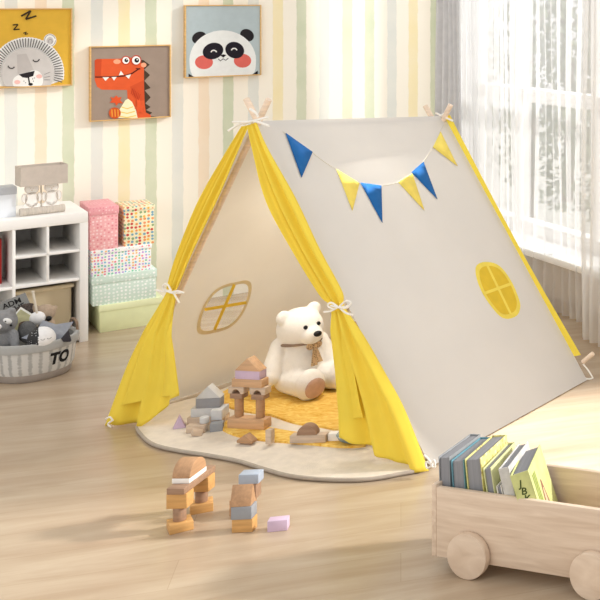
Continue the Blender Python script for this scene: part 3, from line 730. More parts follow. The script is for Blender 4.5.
# right roof panel: grid with slight sag, hem lip at the floor
bm = bmesh.new(); n1, n2 = 24, 24; g = []
for i in range(n1+1):
    r = []
    for j in range(n2+1):
        s, t_ = i/n1, j/n2
        p = AP.lerp(RA, s).lerp(FR.lerp(RR, s), t_)+UP*.004*t_
        p -= nR*(.002*math.sin(PI*s)*math.sin(PI*t_))
        r.append(bm.verts.new(p))
    g.append(r)
for i in range(n1):
    for j in range(n2): bm.faces.new([g[i][j], g[i+1][j], g[i+1][j+1], g[i][j+1]])
rp_ = T('roof_panel', bm, canvas); rp_['label'] = 'right canvas panel carrying the bunting'
def sagR(p):
    """sag depth of the right panel at a point, so that appliques follow it"""
    hz_ = (p.z)/AP.z; t_ = min(max(1-hz_, 0), 1)
    e0 = AP.lerp(FR, t_); e9 = RA.lerp(RR, t_); d = e9-e0; s = min(max((p-e0).dot(d)/d.dot(d), 0), 1)
    return .002*math.sin(PI*s)*math.sin(PI*t_)
def onR(u, v, off=.0015):
    p = onplane(u, v, AP, nR); return p+nR*(off-sagR(p))
def fill(bm, loops, mi=0):
    es = []
    for l in loops:
        vs = [bm.verts.new(p) for p in l]; es += [bm.edges.new((vs[i], vs[(i+1) % len(vs)])) for i in range(len(vs))]
    r = bmesh.ops.triangle_fill(bm, edges=es, use_beauty=True)
    for f in r['geom']:
        if isinstance(f, bmesh.types.BMFace): f.material_index = mi
# left roof panel with the window cut out
hole_px = [(200.5, 329), (200, 322), (203.5, 310), (209.5, 299), (217, 291), (226, 286.5), (235, 284.5), (243, 283), (247.5, 285), (248.3, 291), (246, 301), (241, 312), (235, 320), (227, 326), (216, 329.3), (206, 331)]
cx = sum(p[0] for p in hole_px)/16; cy = sum(p[1] for p in hole_px)/16
def onL(u, v, off=0): p = onplane(u, v, AP, nL); return p-nL*off       # off: towards the inside
hole = smooth_loop([onL(u, v) for u, v in hole_px], 3)
bm = bmesh.new(); fill(bm, [[AP.copy(), FL+UP*.003, RL+UP*.003, RA.copy()], hole])
lp_ = T('roof_panel', bm, canvas_bright); lp_['label'] = 'left canvas panel with a cut-out window'
bm = bmesh.new(); ring = smooth_loop([onL(cx+(u-cx)*1.13, cy+(v-cy)*1.13, .002) for u, v in hole_px], 3)
fill(bm, [ring, smooth_loop([onL(cx+(u-cx)*.985, cy+(v-cy)*.985, .002) for u, v in hole_px], 3)])
wf = T('window_trim', bm, mat('beige_trim', (222, 203, 160), .9, .04, 30))
def strip(pa, pb, w, fn):
    dx, dy = pb[0]-pa[0], pb[1]-pa[1]; d = math.hypot(dx, dy); nx, ny = -dy/d*w/2, dx/d*w/2
    return [fn(pa[0]+nx, pa[1]+ny), fn(pb[0]+nx, pb[1]+ny), fn(pb[0]-nx, pb[1]-ny), fn(pa[0]-nx, pa[1]-ny)]
gold = mat('gold_tape', (232, 194, 66), .85, .05, 30)
bm = bmesh.new(); quad(bm, strip((234, 284), (214, 329.5), 3, lambda u, v: onL(u, v, .003))); quad(bm, strip((204, 309), (246, 302), 3, lambda u, v: onL(u, v, .0035)))
obj('window_bar', bm, gold, wf, world=True)
# clear plastic pane
pmn = bpy.data.materials.new('clear_film'); pmn.use_nodes = True; N = pmn.node_tree.nodes; L = pmn.node_tree.links
tr = N.new('ShaderNodeBsdfTransparent'); df = N.new('ShaderNodeBsdfDiffuse'); df.inputs[0].default_value = lin((252, 246, 240)); mx = N.new('ShaderNodeMixShader'); mx.inputs[0].default_value = .08
L.new(tr.outputs[0], mx.inputs[1]); L.new(df.outputs[0], mx.inputs[2]); L.new(mx.outputs[0], N['Material Output'].inputs[0])
bm = bmesh.new(); fill(bm, [smooth_loop([onL(u, v, .001) for u, v in hole_px], 3)]); obj('pane', bm, pmn, wf, world=True)
# right window: yellow blind sewn on the outside
rw = [(475.5, 268), (480, 263), (488, 262), (497, 264.5), (505, 272), (513, 285), (519, 300), (520, 308), (517, 315.5), (508, 319), (500, 316.5), (491.5, 307), (483, 294.5), (477, 280)]
cx2 = sum(p[0] for p in rw)/len(rw); cy2 = sum(p[1] for p in rw)/len(rw)
lt = mat('light_yellow_trim', (240, 218, 92), .85, .04, 30); dk = mat('mustard_blind', (222, 188, 52), .85, .04, 30)
bm = bmesh.new(); fill(bm, [smooth_loop([onR(u, v, .002) for u, v in rw], 3)]); wr = T('window_trim', bm, lt)
bm = bmesh.new(); fill(bm, [smooth_loop([onR(cx2+(u-cx2)*.83, cy2+(v-cy2)*.85, .003) for u, v in rw], 3)]); obj('blind', bm, dk, wr, world=True)
bm = bmesh.new(); quad(bm, strip((486, 264), (511, 316), 2.2, lambda u, v: onR(u, v, .004))); quad(bm, strip((483, 294), (511, 284), 3, lambda u, v: onR(u, v, .0045))); obj('window_bar', bm, lt, wr, world=True)
# rear wall panel + rear trim
nB = (RA-RR).cross(RL-RR).normalized()
bm = bmesh.new(); quad(bm, [RA, RA, RR][:1]+[RR+UP*.003, RL+UP*.003]); T('rear_panel', bm, canvas_bright)
bm = bmesh.new(); oc = [(450, 115), (457.5, 130), (494, 200), (522.5, 253), (545, 293), (581, 355)]
po = [onplane(u, v, RR, nB) for u, v in oc]; pi_ = [onplane(u-16, v+3, RR, nB) for u, v in oc]
for k in range(len(po)-1): quad(bm, [po[k], po[k+1], pi_[k+1], pi_[k]])
bmesh.ops.remove_doubles(bm, verts=bm.verts, dist=.0005); rc = T('rear_curtain', bm, yel); rc['label'] = 'yellow rear door curtain edge'
# front door curtains
def door_curtain(rows, folds, amp, hem=None, sgn=1, label='', parent=None, lift=0):
    bm = bmesh.new(); g = []; nx = 40; sub = 8
    rr = []
    for k in range(len(rows)-1):
        for s in range(sub):
            t_ = s/sub
            def cr(i):
                q = [rows[min(max(k+j-1, 0), len(rows)-1)][i] for j in range(4)]
                return [.5*(2*q[1][c]+(q[2][c]-q[0][c])*t_+(2*q[0][c]-5*q[1][c]+4*q[2][c]-q[3][c])*t_*t_+(3*q[1][c]-q[0][c]-3*q[2][c]+q[3][c])*t_**3) for c in (0, 1)]
            rr.append((cr(0), cr(1)))
    rr.append(rows[-1]); n = len(rr)
    for k, (a, b) in enumerate(rr):
        row = []; pa = onplane(a[0], a[1], FL+nF*.012, nF); pb = onplane(b[0], b[1], FL+nF*.012, nF); w = (pb-pa).length
        for i in range(nx+1):
            s = i/nx; u, v = a[0]+(b[0]-a[0])*s, a[1]+(b[1]-a[1])*s
            if hem:
                wgt = max(0, (k/(n-1)-.72)/.28)**2; v += hem(s)*wgt
            p = onplane(u, v, FL+nF*.014, nF)
            am = amp*min(w/.09, 1.25)
            ph = s*folds*2*PI+.6
            off = am*(.55*math.sin(ph)+.3*math.sin(ph*1.7+1+k*.02)+.25*math.sin(ph*.5+2))
            row.append(bm.verts.new(p+nF*(off+am*.7+lift*min(1, k/(n*.35)))))
        g.append(row)
    for r, s in zip(g, g[1:]):
        for i in range(nx): bm.faces.new([r[i], r[i+1], s[i+1], s[i]])
    if parent: o = obj('curtain_fold', bm, yel, parent, world=True, angle=180)
    else: o = T('door_curtain', bm, yel, angle=180); o['label'] = label
    so = o.modifiers.new('thick', 'SOLIDIFY'); so.thickness = .0015
    return o
Lr = [((244, 126), (251, 125)), ((228, 155), (241, 153)), ((204.5, 200), (224, 197)), ((183, 250), (199.5, 247)), ((171.5, 283), (184, 281)), ((169, 292), (178, 292)), ((163, 305), (178, 306)), ((149, 333), (177, 334)), ((133, 367), (182, 366)), ((112, 423.5), (186, 393))]
Rr = [((250, 125), (258, 122)), ((257, 150), (270, 148)), ((274.5, 200), (299.5, 197)), ((300, 250), (323, 248)), ((325, 293), (344.5, 290)), ((334, 306), (346, 306)), ((338, 330), (367, 335)), ((342, 365), (388, 372)), ((345, 400), (408, 410)), ((346, 434), (431, 469.5))]
lc_ = door_curtain(Lr, 2.3, .020, hem=lambda s: 15*max(0, 1-abs(s-.5)/.42)**.8, label='left yellow door curtain, tied back')
rc_ = door_curtain(Rr, 2.4, .022, hem=lambda s: 3*math.sin(PI*s), label='right yellow door curtain, tied back')
door_curtain([((170, 292), (178.5, 292)), ((161, 320), (178, 320)), ((149, 352), (182, 350)), ((138, 385), (185.5, 378)), ((131, 402), (187, 391))], 1.3, .012, parent=lc_, lift=.018)
door_curtain([((333, 306), (343, 306)), ((337, 330), (350, 332)), ((341, 365), (358, 368)), ((344, 398), (364, 400)), ((346, 417), (368, 416))], .9, .010, parent=rc_, lift=.017)
# poles
pine = mat('pale_pine', (236, 214, 192), .6, .08, 14, (1, 1, 8))
PR = .0105
def pole2(foot, apex, tip, inn, back, ins=.0175):
    bm = bmesh.new(); tube(bm, [foot+inn*ins+back+UP*.012, tip+inn*ins+back], PR, n=16, smooth=0); T('pole', bm, pine)
pole2(FL, AP, onplane(262.5, 97, FL, nF), -nL, -nF*.014); pole2(FR, AP, onplane(241.5, 97, FL, nF), -nR, -nF*.034)
rtl, rtr = onplane(433.5, 103, RR, nB), onplane(450, 102.5, RR, nB)
nBb = nB if nB.y > 0 else -nB
pole2(RL, RA, rtr, -nL, -nBb*.014); pole2(RR, RA, rtl, -nR, -nBb*.034)
rd = (RA-AP).normalized()
bm = bmesh.new(); tube(bm, [AP-UP*.02-rd*.0, RA-UP*.02], .011, n=12, smooth=0); T('ridge_pole', bm, pine)
q0, q1 = onplane(583, 362, RR, nB), onplane(593, 353.5, RR, nB)
bm = bmesh.new(); tube(bm, [q0, q1], .009, n=12, smooth=0); T('pole_end', bm, pine)
# ties
cord = mat('white_cord', (244, 240, 232), .9, .04, 60)
def tie(paths, pn, p0, r=.0032, name='tie'):
    bm = bmesh.new()
    for pth in paths: tube(bm, [onplane(q[0], q[1], p0+pn*(q[2] if len(q) > 2 else .06), pn) for q in pth], r, n=6)
    T(name, bm, cord)
tie([[(228, 131), (240, 124, .03), (253, 121, .03), (268, 117, .02)], [(232, 122), (245, 122, .03), (256, 121.5, .03), (269, 126)], [(244, 124, .02), (252, 121, .03), (261, 121, .02)], [(250, 109, .02), (256, 113, .025), (258, 117, .02)]], nF, FL, .004)
tie([[(168, 291.5), (173, 293, .062), (181, 293, .04)], [(170, 291), (163, 289), (164, 284.5), (168, 285), (171, 291)], [(171, 291), (163, 291.5), (156, 290)], [(173, 292), (176, 297), (179.5, 303)], [(172, 292), (178, 291), (184, 293)]], nF, FL)
tie([[(331, 305.5), (339, 307.5, .065), (348, 306, .03)], [(338, 307), (331, 302.5), (328, 306), (334, 309), (338, 307)], [(339, 307), (346, 301), (351, 303), (346, 308), (340, 307)], [(338, 307), (331, 311), (324, 312)], [(340, 308), (346, 313), (353, 315)]], nF, FL)
tie([[(424, 455), (429, 460), (432, 466)], [(431, 464), (426, 462), (427, 468), (431, 466)], [(431, 465), (434, 460), (435, 467), (431, 466)]], nF, FL, .003)
tie([[(106, 419), (110, 417), (113, 421)], [(113, 420), (108, 424), (111, 427)]], nF, FL, .003)
tie([[(436, 113, .0), (444, 117, .02), (453, 121, 0)], [(446, 112, .02), (441, 116, .02), (437, 118, 0)]], -nBb, RR, .004)
tie([[(583, 364, .0), (588, 370, .0), (593, 378, 0)], [(593, 378, 0), (588, 379, 0), (582, 377, 0)]], -nBb, RR, .003)
# bunting: each flag its own part, plus the string
blue = mat('royal_blue_felt', (34, 104, 172), .9, .05, 30); yf = mat('yellow_felt', (246, 224, 110), .9, .04, 30)
for tri, m, l in (([(285, 133.5), (312, 152.5), (301, 178)], blue, 'blue flag, nearest the tent front'), ([(336, 169.5), (359, 183.5), (352, 211)], yf, 'yellow flag, second along'), ([(360, 183), (381, 186), (382, 223)], blue, 'blue flag, lowest of the string'),
               ([(398, 182.5), (412, 174), (424, 210.5)], yf, 'yellow flag, fourth along'), ([(411, 172.5), (423, 162), (437, 199.5)], blue, 'blue flag, fifth along'), ([(432.5, 147.5), (440, 132), (457, 166.5)], yf, 'yellow flag, nearest the rear peak')):
    bm = bmesh.new(); pts = []
    for k in range(3):
        a, b = tri[k], tri[(k+1) % 3]
        for s in range(6): pts.append(onR(a[0]+(b[0]-a[0])*s/6, a[1]+(b[1]-a[1])*s/6, .003))
    fill(bm, [pts]); o = T('bunting_flag', bm, m); o['label'] = l
    so = o.modifiers.new('thick', 'SOLIDIFY'); so.thickness = .0015
bm = bmesh.new(); tube(bm, [onR(u, v, .002) for u, v in [(283, 132), (299, 143), (312, 152.5), (324, 162), (336, 169.5), (359, 183.5), (370, 185), (381, 186), (398, 182.5), (412, 173.5), (423, 162), (432.5, 147.5), (440, 132), (446, 121)]], .0012, n=5, smooth=3); T('bunting_string', bm, mat('pale_string', (226, 220, 206), .9, .04, 40))

# ------------------------------------------------------------------ teddies
white_p = mat('white_plush_fur', (246, 243, 239), .95, .02, 60, bump=.3, bscale=260)
bead = mat('black_bead', (20, 20, 22), .3, .02, 10)
def teddy(loc, rz, sc, fur, headm, pad_m, label, ribbon=True, head_yaw=math.radians(20), head_roll=math.radians(3)):
    t = thing('teddy_bear', label, 'teddy bear', loc, rz)
    k = sc
    def s(*p): return tuple(x*k for x in p)
    bm = bmesh.new()
    ball(bm, s(.088, .094, .105), s(0, 0, .103)); ball(bm, s(.070, .076, .075), s(.0, 0, .165))
    hy = head_yaw; hc_ = V(s(.014, 0, .246)); fw = V((math.cos(hy), math.sin(hy), 0)); lf = V((-fw.y, fw.x, 0))
    hm = bmesh.new()
    ball(hm, s(.083, .088, .080), hc_, rot=(0, 0, hy)); ball(hm, s(.046, .046, .038), hc_+fw*.066*k-UP*.017*k, rot=(0, 0, hy))
    for q in (-1, 1): ball(hm, s(.018, .031, .030), hc_+lf*q*.066*k+UP*.057*k-fw*.004*k, rot=(0, 0, hy))
    HR = Matrix.Translation(hc_) @ Matrix.Rotation(head_roll, 4, fw) @ Matrix.Translation(-hc_)
    hm.transform(HR)
    if headm is fur: absorb(bm, hm)
    for q in (-1, 1):
        capsule(bm, s(.008, q*.075, .185), s(.045, q*.118, .085), .034*k, .038*k, 7)
    capsule(bm, s(.03, -.05, .052), s(.138, -.004, .048), .05*k, .054*k, 6); capsule(bm, s(.03, .055, .052), s(.095, .115, .052), .05*k, .054*k, 6)
    ball(bm, s(.036, .060, .062), s(.159, -.002, .057), rot=(0, 0, .30)); ball(bm, s(.036, .060, .062), s(.107, .128, .062), rot=(0, 0, .75))
    for v in bm.verts:
        if v.co.z < .002*k: v.co.z = .002*k
    remeshed('body', bm, fur, t, .0055*k, 5)
    if headm is not fur: remeshed('head', hm, headm, t, .0055*k, 5)
    bm = bmesh.new(); ball(bm, s(.006, .042, .040), s(.191, .008, .050), rot=(0, .12, .30)); obj('foot_pad', bm, pad_m, t)
    bm = bmesh.new(); ball(bm, s(.006, .042, .041), s(.131, .150, .058), rot=(0, 0, .75)); obj('foot_pad', bm, pad_m, t)
    for q in (-1, 1):
        bm = bmesh.new(); ball(bm, .0085*k, HR @ (hc_+fw*.0765*k+lf*q*.028*k+UP*.020*k), n=2); obj('eye', bm, bead, t)
    bm = bmesh.new(); ball(bm, s(.012, .0165, .0115), HR @ (hc_+fw*.109*k-UP*.008*k), rot=(0, 0, hy)); obj('nose', bm, bead, t)
    if ribbon:
        rib = pattern_mat('tan_check_ribbon', (206, 176, 136), [(120, 92, 64), (140, 104, 70)], 150, .36)
        bm = bmesh.new(); pts = []
        for i in range(33):
            a = 2*PI*i/32; pts.append(V(s(.076*math.cos(a)+.004, .080*math.sin(a), .193+.004*math.cos(a))))
        tube(bm, pts, .006*k, n=8, smooth=0)
        sc_ = obj('scarf', bm, mat('taupe_ribbon', (150, 128, 112), .8, .1, 60), t)
        bw = V(s(.084, .03, .187)); bm = bmesh.new(); r_ = V((-.34, .94, 0)); f_ = V((.94, .34, 0))
        for q in (-1, 1):
            ball(bm, s(.008, .017, .013), bw+r_*q*.018*k+f_*.006*k, rot=(q*.3, 0, .35))
        ball(bm, s(.009, .008, .009), bw+f_*.010*k)
        for q, dz in ((-1, -.075), (1, -.066)):
            a_ = bw+f_*.008*k; b_ = bw+r_*(q*.012+.004)*k+UP*dz*k+f_*.016*k
            w0, w1 = r_*.006*k, r_*.014*k
            t2 = bmesh.new(); vs = [t2.verts.new(x) for x in (a_-w0, a_+w0, b_+w1, b_-w1, a_-w0+f_*.003, a_+w0+f_*.003, b_+w1+f_*.003, b_-w1+f_*.003)]
            for fi in ((0, 1, 2, 3), (7, 6, 5, 4), (0, 4, 5, 1), (1, 5, 6, 2), (2, 6, 7, 3), (3, 7, 4, 0)): t2.faces.new([vs[i] for i in fi])
            absorb(bm, t2)
        obj('bow', bm, rib, t)
    return t
bp = G(299, 388, FZ)
teddy(V((bp.x, bp.y, FZ-.004)), math.radians(-50), .96, white_p, white_p, mat('dusty_pink_pad', (204, 172, 158), .9, .08, 40, bump=.3, bscale=200), 'big white teddy bear with brown bow sitting on yellow pile in the tent')
bp2 = G(354, 371, FZ)
teddy(V((bp2.x, bp2.y, FZ-.004)), math.radians(-75), .62, mat('cream_plush', (226, 218, 206), .95, .06, 60, bump=.3, bscale=260), mat('brown_plush', (166, 126, 86), .95, .1, 60, bump=.3, bscale=260), mat('tan_pad', (200, 176, 150), .9, .05, 40), 'small brown headed plush half hidden behind the right yellow door curtain', ribbon=False)

# ------------------------------------------------------------------ wooden building blocks
def wood(name, c, st=(1, 9, 9), var=.1): return mat(name, c, .55, var, 12, st)
W_nat = wood('block_honey_wood', (206, 158, 98)); W_pale = wood('block_pale_wood', (206, 184, 162)); W_brown = wood('block_brown_wood', (182, 142, 106)); W_tan = wood('block_tan_wood', (208, 168, 130))
W_walnut = wood('block_walnut_wood', (160, 128, 104)); W_grey = mat('block_grey_paint', (150, 152, 156), .6, .05, 20); W_lgrey = mat('block_light_grey_paint', (206, 206, 206), .6, .05, 20); W_blue = mat('block_blue_grey_paint', (168, 178, 192), .6, .05, 20)
W_white = mat('block_white_paint', (240, 236, 230), .6, .03, 20); W_lil = mat('block_lilac_paint', (206, 182, 204), .6, .05, 20); W_dgrey = mat('block_dark_grey_paint', (150, 150, 154), .6, .05, 20); W_teal = mat('block_teal_grey_paint', (136, 152, 154), .5, .05, 20)
def block(shape, s, loc, rz, m, label, group, tilt=(0, 0), name=None):
    bm = bmesh.new(); w, d, h = s; b = .0018
    if shape == 'box': box(bm, s, (0, 0, h/2), bev=b)
    elif shape == 'cyl': cyl(bm, w/2, h, (0, 0, h/2), bev=b, n=28)
    elif shape == 'half': prism(bm, [(w/2*math.cos(PI*k/20), h*math.sin(PI*k/20)) for k in range(21)], d, bev=.001)
    elif shape == 'tri': prism(bm, [(-w/2, 0), (w/2, 0), (0, h)], d, bev=b)
    elif shape == 'wedge': prism(bm, [(-w/2, 0), (w/2, 0), (w/2, h*.35), (-w/2, h)], d, bev=b)
    elif shape == 'arch':
        r = min(w*.28, h*.62)
        prism(bm, [(-w/2, 0), (-r, 0)]+[(-r*math.cos(PI*k/12), r*math.sin(PI*k/12)) for k in range(1, 12)]+[(r, 0), (w/2, 0), (w/2, h), (-w/2, h)], d, bev=.001)
    elif shape == 'gable': prism(bm, [(-w/2, 0), (w/2, 0), (w/2, h*.3), (0, h), (-w/2, h*.3)], d, bev=b)
    nm = name or {'box': 'toy_block', 'cyl': 'column_block', 'half': 'half_round_block', 'tri': 'roof_block', 'wedge': 'wedge_block', 'arch': 'arch_block', 'gable': 'roof_block'}[shape]
    o = obj(nm, bm, m); o.matrix_world = TM(loc, (tilt[0], tilt[1], rz)); MW[o] = o.matrix_world
    return tag(o, label, 'toy block', group)
# front archway on the floor
g1 = 'blocks of the archway on the bare floor'
c1 = G(180, 529); c2 = G(201.5, 510); X1, Y1 = c1.x, c1.y; X2, Y2 = c2.x, c2.y; dg = math.radians
block('box', (.060, .056, .026), (X1, Y1, 0), dg(38), W_nat, 'honey coloured base block under the near column of the front archway', g1)
block('cyl', (.034, .034, .038), (X1-.001, Y1, .026), 0, W_walnut, 'near walnut column of the front archway', g1)
block('box', (.056, .042, .042), (X1-.002, Y1+.004, .064), dg(4), W_nat, 'honey coloured block on the near column of the front archway', g1)
block('box', (.060, .054, .026), (X2, Y2, 0), dg(30), W_nat, 'honey coloured base block under the far column of the front archway', g1)
block('cyl', (.034, .034, .038), (X2, Y2, .026), 0, W_walnut, 'far walnut column of the front archway', g1)
block('box', (.052, .040, .042), (X2+.008, Y2-.008, .064), dg(2), W_nat, 'honey coloured block on the far column of the front archway', g1)
xm_, ym_ = (X1+X2)/2, (Y1+Y2)/2; th = math.atan2(Y2-Y1, X2-X1+.006)-PI/2
block('box', (.050, .168, .018), (xm_+.002, ym_, .106), th, W_walnut, 'walnut plank bridging both columns of the front archway', g1)
block('box', (.050, .092, .014), (xm_-.001, ym_-.006, .124), th, W_white, 'white slab between the plank and half round of the front archway', g1)
block('half', (.088, .050, .042), (xm_-.001, ym_-.006, .138), th+PI/2, W_brown, 'brown half round block on top of the front archway', g1)
# small house stack on the floor
g2 = 'blocks of the leaning stack on the bare floor'
h1 = G(241, 533); hb = G(236, 522)
block('box', (.056, .036, .037), (h1.x, h1.y+.02, 0), dg(6), W_nat, 'honey coloured bottom block of the small stack right of the front archway', g2)
block('box', (.056, .040, .036), (h1.x-.002, h1.y+.02, .037), dg(6), W_grey, 'grey block above the honey bottom block of the small stack', g2)
block('tri', (.044, .056, .056), (h1.x-.006, h1.y+.022, .073), dg(98), W_brown, 'brown roof shaped block on the grey block of the small stack', g2)
block('arch', (.062, .036, .046), (hb.x-.008, hb.y+.055, 0), dg(60), W_brown, 'brown arched block at the back of the small stack', g2)
block('box', (.046, .040, .045), (hb.x+.010, hb.y+.062, .046), dg(6), W_walnut, 'walnut block behind the roof shaped block of the small stack', g2)
block('box', (.056, .040, .028), (hb.x+.012, hb.y+.062, .091), dg(6), W_blue, 'blue grey block on top at the back of the small stack', g2)
l1 = G(276.5, 531)
block('box', (.052, .032, .031), (l1.x, l1.y+.012, 0), dg(14), W_lil, 'lilac block lying alone on the bare floor', 'single blocks on the bare floor')
# grey castle on the mat
g3 = 'blocks of the grey house on the cream mat'
k0 = G(205, 426, MZ); z = MZ; cx_, cy_ = k0.x, k0.y+.03
block('box', (.125, .045, .028), (cx_-.004, cy_, z), dg(8), W_pale, 'pale bottom block of the grey block house on the mat', g3)
block('box', (.112, .042, .030), (cx_, cy_+.002, z+.028), dg(8), W_lgrey, 'wide light grey block in the middle of the grey block house', g3)
block('box', (.080, .040, .034), (cx_, cy_+.002, z+.058), dg(8), W_dgrey, 'dark grey block under the roof of the grey block house', g3)
block('tri', (.084, .042, .042), (cx_, cy_+.002, z+.092), dg(8), W_lgrey, 'light grey triangular roof of the grey block house', g3)
p = G(197, 432, MZ); block('box', (.062, .026, .026), (p.x, p.y, z), dg(5), W_pale, 'pale brick lying before the grey block house', g3)
p = G(203.5, 431, MZ); block('cyl', (.03, .03, .02), (p.x, p.y+.006, z+.027), dg(0), W_lgrey, 'light grey round disc on the brick before the grey block house', g3)
p = G(216.5, 430.5, MZ); block('box', (.040, .034, .028), (p.x, p.y+.004, z), dg(20), W_grey, 'short grey block at the right foot of the grey block house', g3)
p = G(217, 427.5, MZ); block('box', (.036, .03, .034), (p.x, p.y+.004, z+.0285), dg(12), W_lgrey, 'light grey cube on the short grey block at the right', g3)
p = G(198, 434.5, MZ); block('box', (.032, .022, .02), (p.x, p.y-.012, z+.002), dg(35), W_pale, 'tiny pale block tipped over in front of the grey block house', g3, tilt=(0, .3))
p = G(179.5, 427.5, MZ); block('tri', (.040, .026, .044), (p.x, p.y, z), dg(28), W_lil, 'small mauve triangle at the left of the grey block house', g3)
# gate tower on the yellow pile
g4 = 'blocks of the tall gate on the yellow pile'
k1 = G(247.5, 428.5, FZ); z = FZ-.002; tx, ty = k1.x, k1.y+.02; tr_ = dg(-8); ct, st_ = math.cos(tr_), math.sin(tr_)
def TP(x, y, zz): return (tx+x*ct-y*st_, ty+x*st_+y*ct, z+zz)
block('box', (.138, .042, .034), TP(-.004, 0, 0), tr_, W_tan, 'long tan plank at the foot of the tall block gate', g4)
for q, nm in ((-1, 'left'), (1, 'right')):
    block('cyl', (.029, .029, .066), TP(q*.040-.004, .002, .034), 0, W_brown, 'slender %s column of the tall block gate' % nm, g4)
    block('wedge' if False else 'box', (.046, .036, .018), TP(q*.040-.004, .002, .100), tr_, W_walnut, 'walnut capital on the %s column of the tall block gate' % nm, g4)
    block('arch', (.058, .036, .024), TP(q*.040-.004, .002, .118), tr_, W_pale, 'pale arched block above the %s column of the tall block gate' % nm, g4)
block('box', (.112, .040, .028), TP(-.002, .002, .142), tr_, W_tan, 'tan lintel across the top of the tall block gate', g4)
block('box', (.092, .040, .029), TP(0, .002, .170), tr_, W_lil, 'lilac block under the roof of the tall block gate', g4)
block('tri', (.096, .042, .044), TP(0, .002, .199), tr_, W_tan, 'tan triangular roof on the tall block gate', g4)
# loose blocks
g5 = 'loose blocks lying on the mat'
p = G(247, 441, FZ); block('gable', (.056, .030, .028), (p.x, p.y, FZ-.003), dg(-10), W_brown, 'small brown gabled block lying before the tall gate', g5)
p = G(270, 442.5, FZ); block('box', (.020, .022, .048), (p.x, p.y, FZ-.003), dg(-8), W_pale, 'small pale upright block right of the gabled block', g5)
p = G(309.5, 440.5, FZ); pa_ = p; block('box', (.116, .034, .026), (p.x, p.y, FZ-.003), dg(4), W_pale, 'long pale brick lying before the teddy bear', g5)
block('half', (.064, .032, .033), (p.x-.004, p.y, FZ+.023), dg(4), W_walnut, 'walnut half round block on the long pale brick', g5)
p = G(336, 439.5, FZ); block('box', (.054, .032, .025), (p.x+.002, p.y+.008, FZ-.003), dg(4), W_white, 'short white brick at the right end of the long pale brick', g5)
p = G(352, 441, FZ)
bm = bmesh.new(); lathe(bm, [(.0, .0), (.030, 0), (.052, .012), (.060, .026), (.057, .027), (.046, .014), (.0, .006)], n=40)
o = obj('toy_dish', bm, W_teal); o.location = (p.x+.006, p.y+.014, FZ-.004); tag(o, 'teal grey shallow toy dish half under the right door curtain hem', 'dish')

# ------------------------------------------------------------------ wooden wagon with books
Wo = V((-.993, 3.026, 0)); wl = V((.957, -.291, 0)).normalized(); wa = math.atan2(wl.y, wl.x)
wagon = thing('toy_wagon', 'pale wooden toy wagon with disc wheels carrying books', 'wagon', Wo, wa)
def pine_panel(name, ax):
    m = mat(name, (222, 196, 168), .5, .0, 10)
    N = m.node_tree.nodes; L = m.node_tree.links; tc = N['Texture Coordinate']
    mp = N.new('ShaderNodeMapping'); mp.inputs['Scale'].default_value = ax; L.new(tc.outputs['Object'], mp.inputs[0])
    no = N.new('ShaderNodeTexNoise'); no.inputs['Scale'].default_value = 1; no.inputs['Detail'].default_value = 6; no.inputs['Distortion'].default_value = .8; L.new(mp.outputs[0], no.inputs['Vector'])
    rp = N.new('ShaderNodeValToRGB'); e = rp.color_ramp.elements; e[0].position = .3; e[0].color = lin((208, 184, 160)); e[1].position = .7; e[1].color = lin((230, 210, 188)); L.new(no.outputs[0], rp.inputs[0]); L.new(rp.outputs[0], N['Principled BSDF'].inputs['Base Color'])
    return m
pw = pine_panel('pine_long_grain', (5, 40, 55)); pe = pine_panel('pine_end_grain', (40, 5, 55)); pd = pine_panel('pine_disc', (10, 40, 22))
x0, x1, y0, y1, zb, zt = -.121, .480, .022, .245, .036, .219; tk = .014
for y in (y0+tk/2, y1-tk/2):
    bm = bmesh.new(); box(bm, (x1-x0-2*tk, tk, zt-zb), ((x0+x1)/2, y, (zt+zb)/2), bev=.0025); obj('side_panel', bm, pw, wagon)
for x in (x0+tk/2, x1-tk/2):
    bm = bmesh.new(); box(bm, (tk, y1-y0, zt-zb+.006), (x, (y0+y1)/2, (zt+zb)/2+.003), bev=.0025); obj('end_panel', bm, pe, wagon)
bm = bmesh.new(); box(bm, (x1-x0-2*tk, y1-y0-2*tk, .012), ((x0+x1)/2, (y0+y1)/2, zb+.03), bev=.001); obj('bottom_panel', bm, pw, wagon)
wr_ = .0588
for x in (0, .359):
    for y in (.010, y1+.012):
        bm = bmesh.new(); cyl(bm, wr_, .021, (x, y, wr_), rot=(PI/2, 0, 0), n=64, bev=.003); obj('wheel', bm, pd, wagon)
    bm = bmesh.new(); cyl(bm, .007, y1-y0+.02, (x, (y0+y1)/2, wr_), rot=(PI/2, 0, 0), n=16); obj('axle', bm, pe, wagon)
# books
grey_pages = mat('grey_page_edges', (142, 142, 146), .8, .06, 3, (120, 1, 1))
zf = zb+.037; g6 = 'books standing in the wagon'
def wx(u, y=.045):
    """local wagon x whose image column is u on the line y"""
    n = V((-wl.y, wl.x, 0)); k = (u-U0)/F; b_ = Wo+n*y
    return (k*b_.y-b_.x)/(wl.x-k*wl.y)
def wbook(u, thick, lean, h, coverm, pagem, label, spine_front=False, d=.176, yaw=22, y=.046):
    M = MW[wagon] @ Matrix.Translation(V((wx(u, y), y, zf))) @ Matrix.Rotation(dg(yaw), 4, 'Z') @ Matrix.Rotation(dg(lean), 4, 'Y')
    up_ = thick/2*abs(math.sin(dg(lean))); M = Matrix.Translation(UP*(up_+.001)) @ M
    return slab_book('book', label, M, thick, d, h, coverm, pagem, g6, spine_front)
def cov(n, c, var=.08): return mat(n, c, .5, var, 25)
wbook(446.5, .032, -2, .216, cov('cover_grey', (150, 152, 154)), grey_pages, 'thick grey book at the left end of the wagon', d=.165, yaw=6)
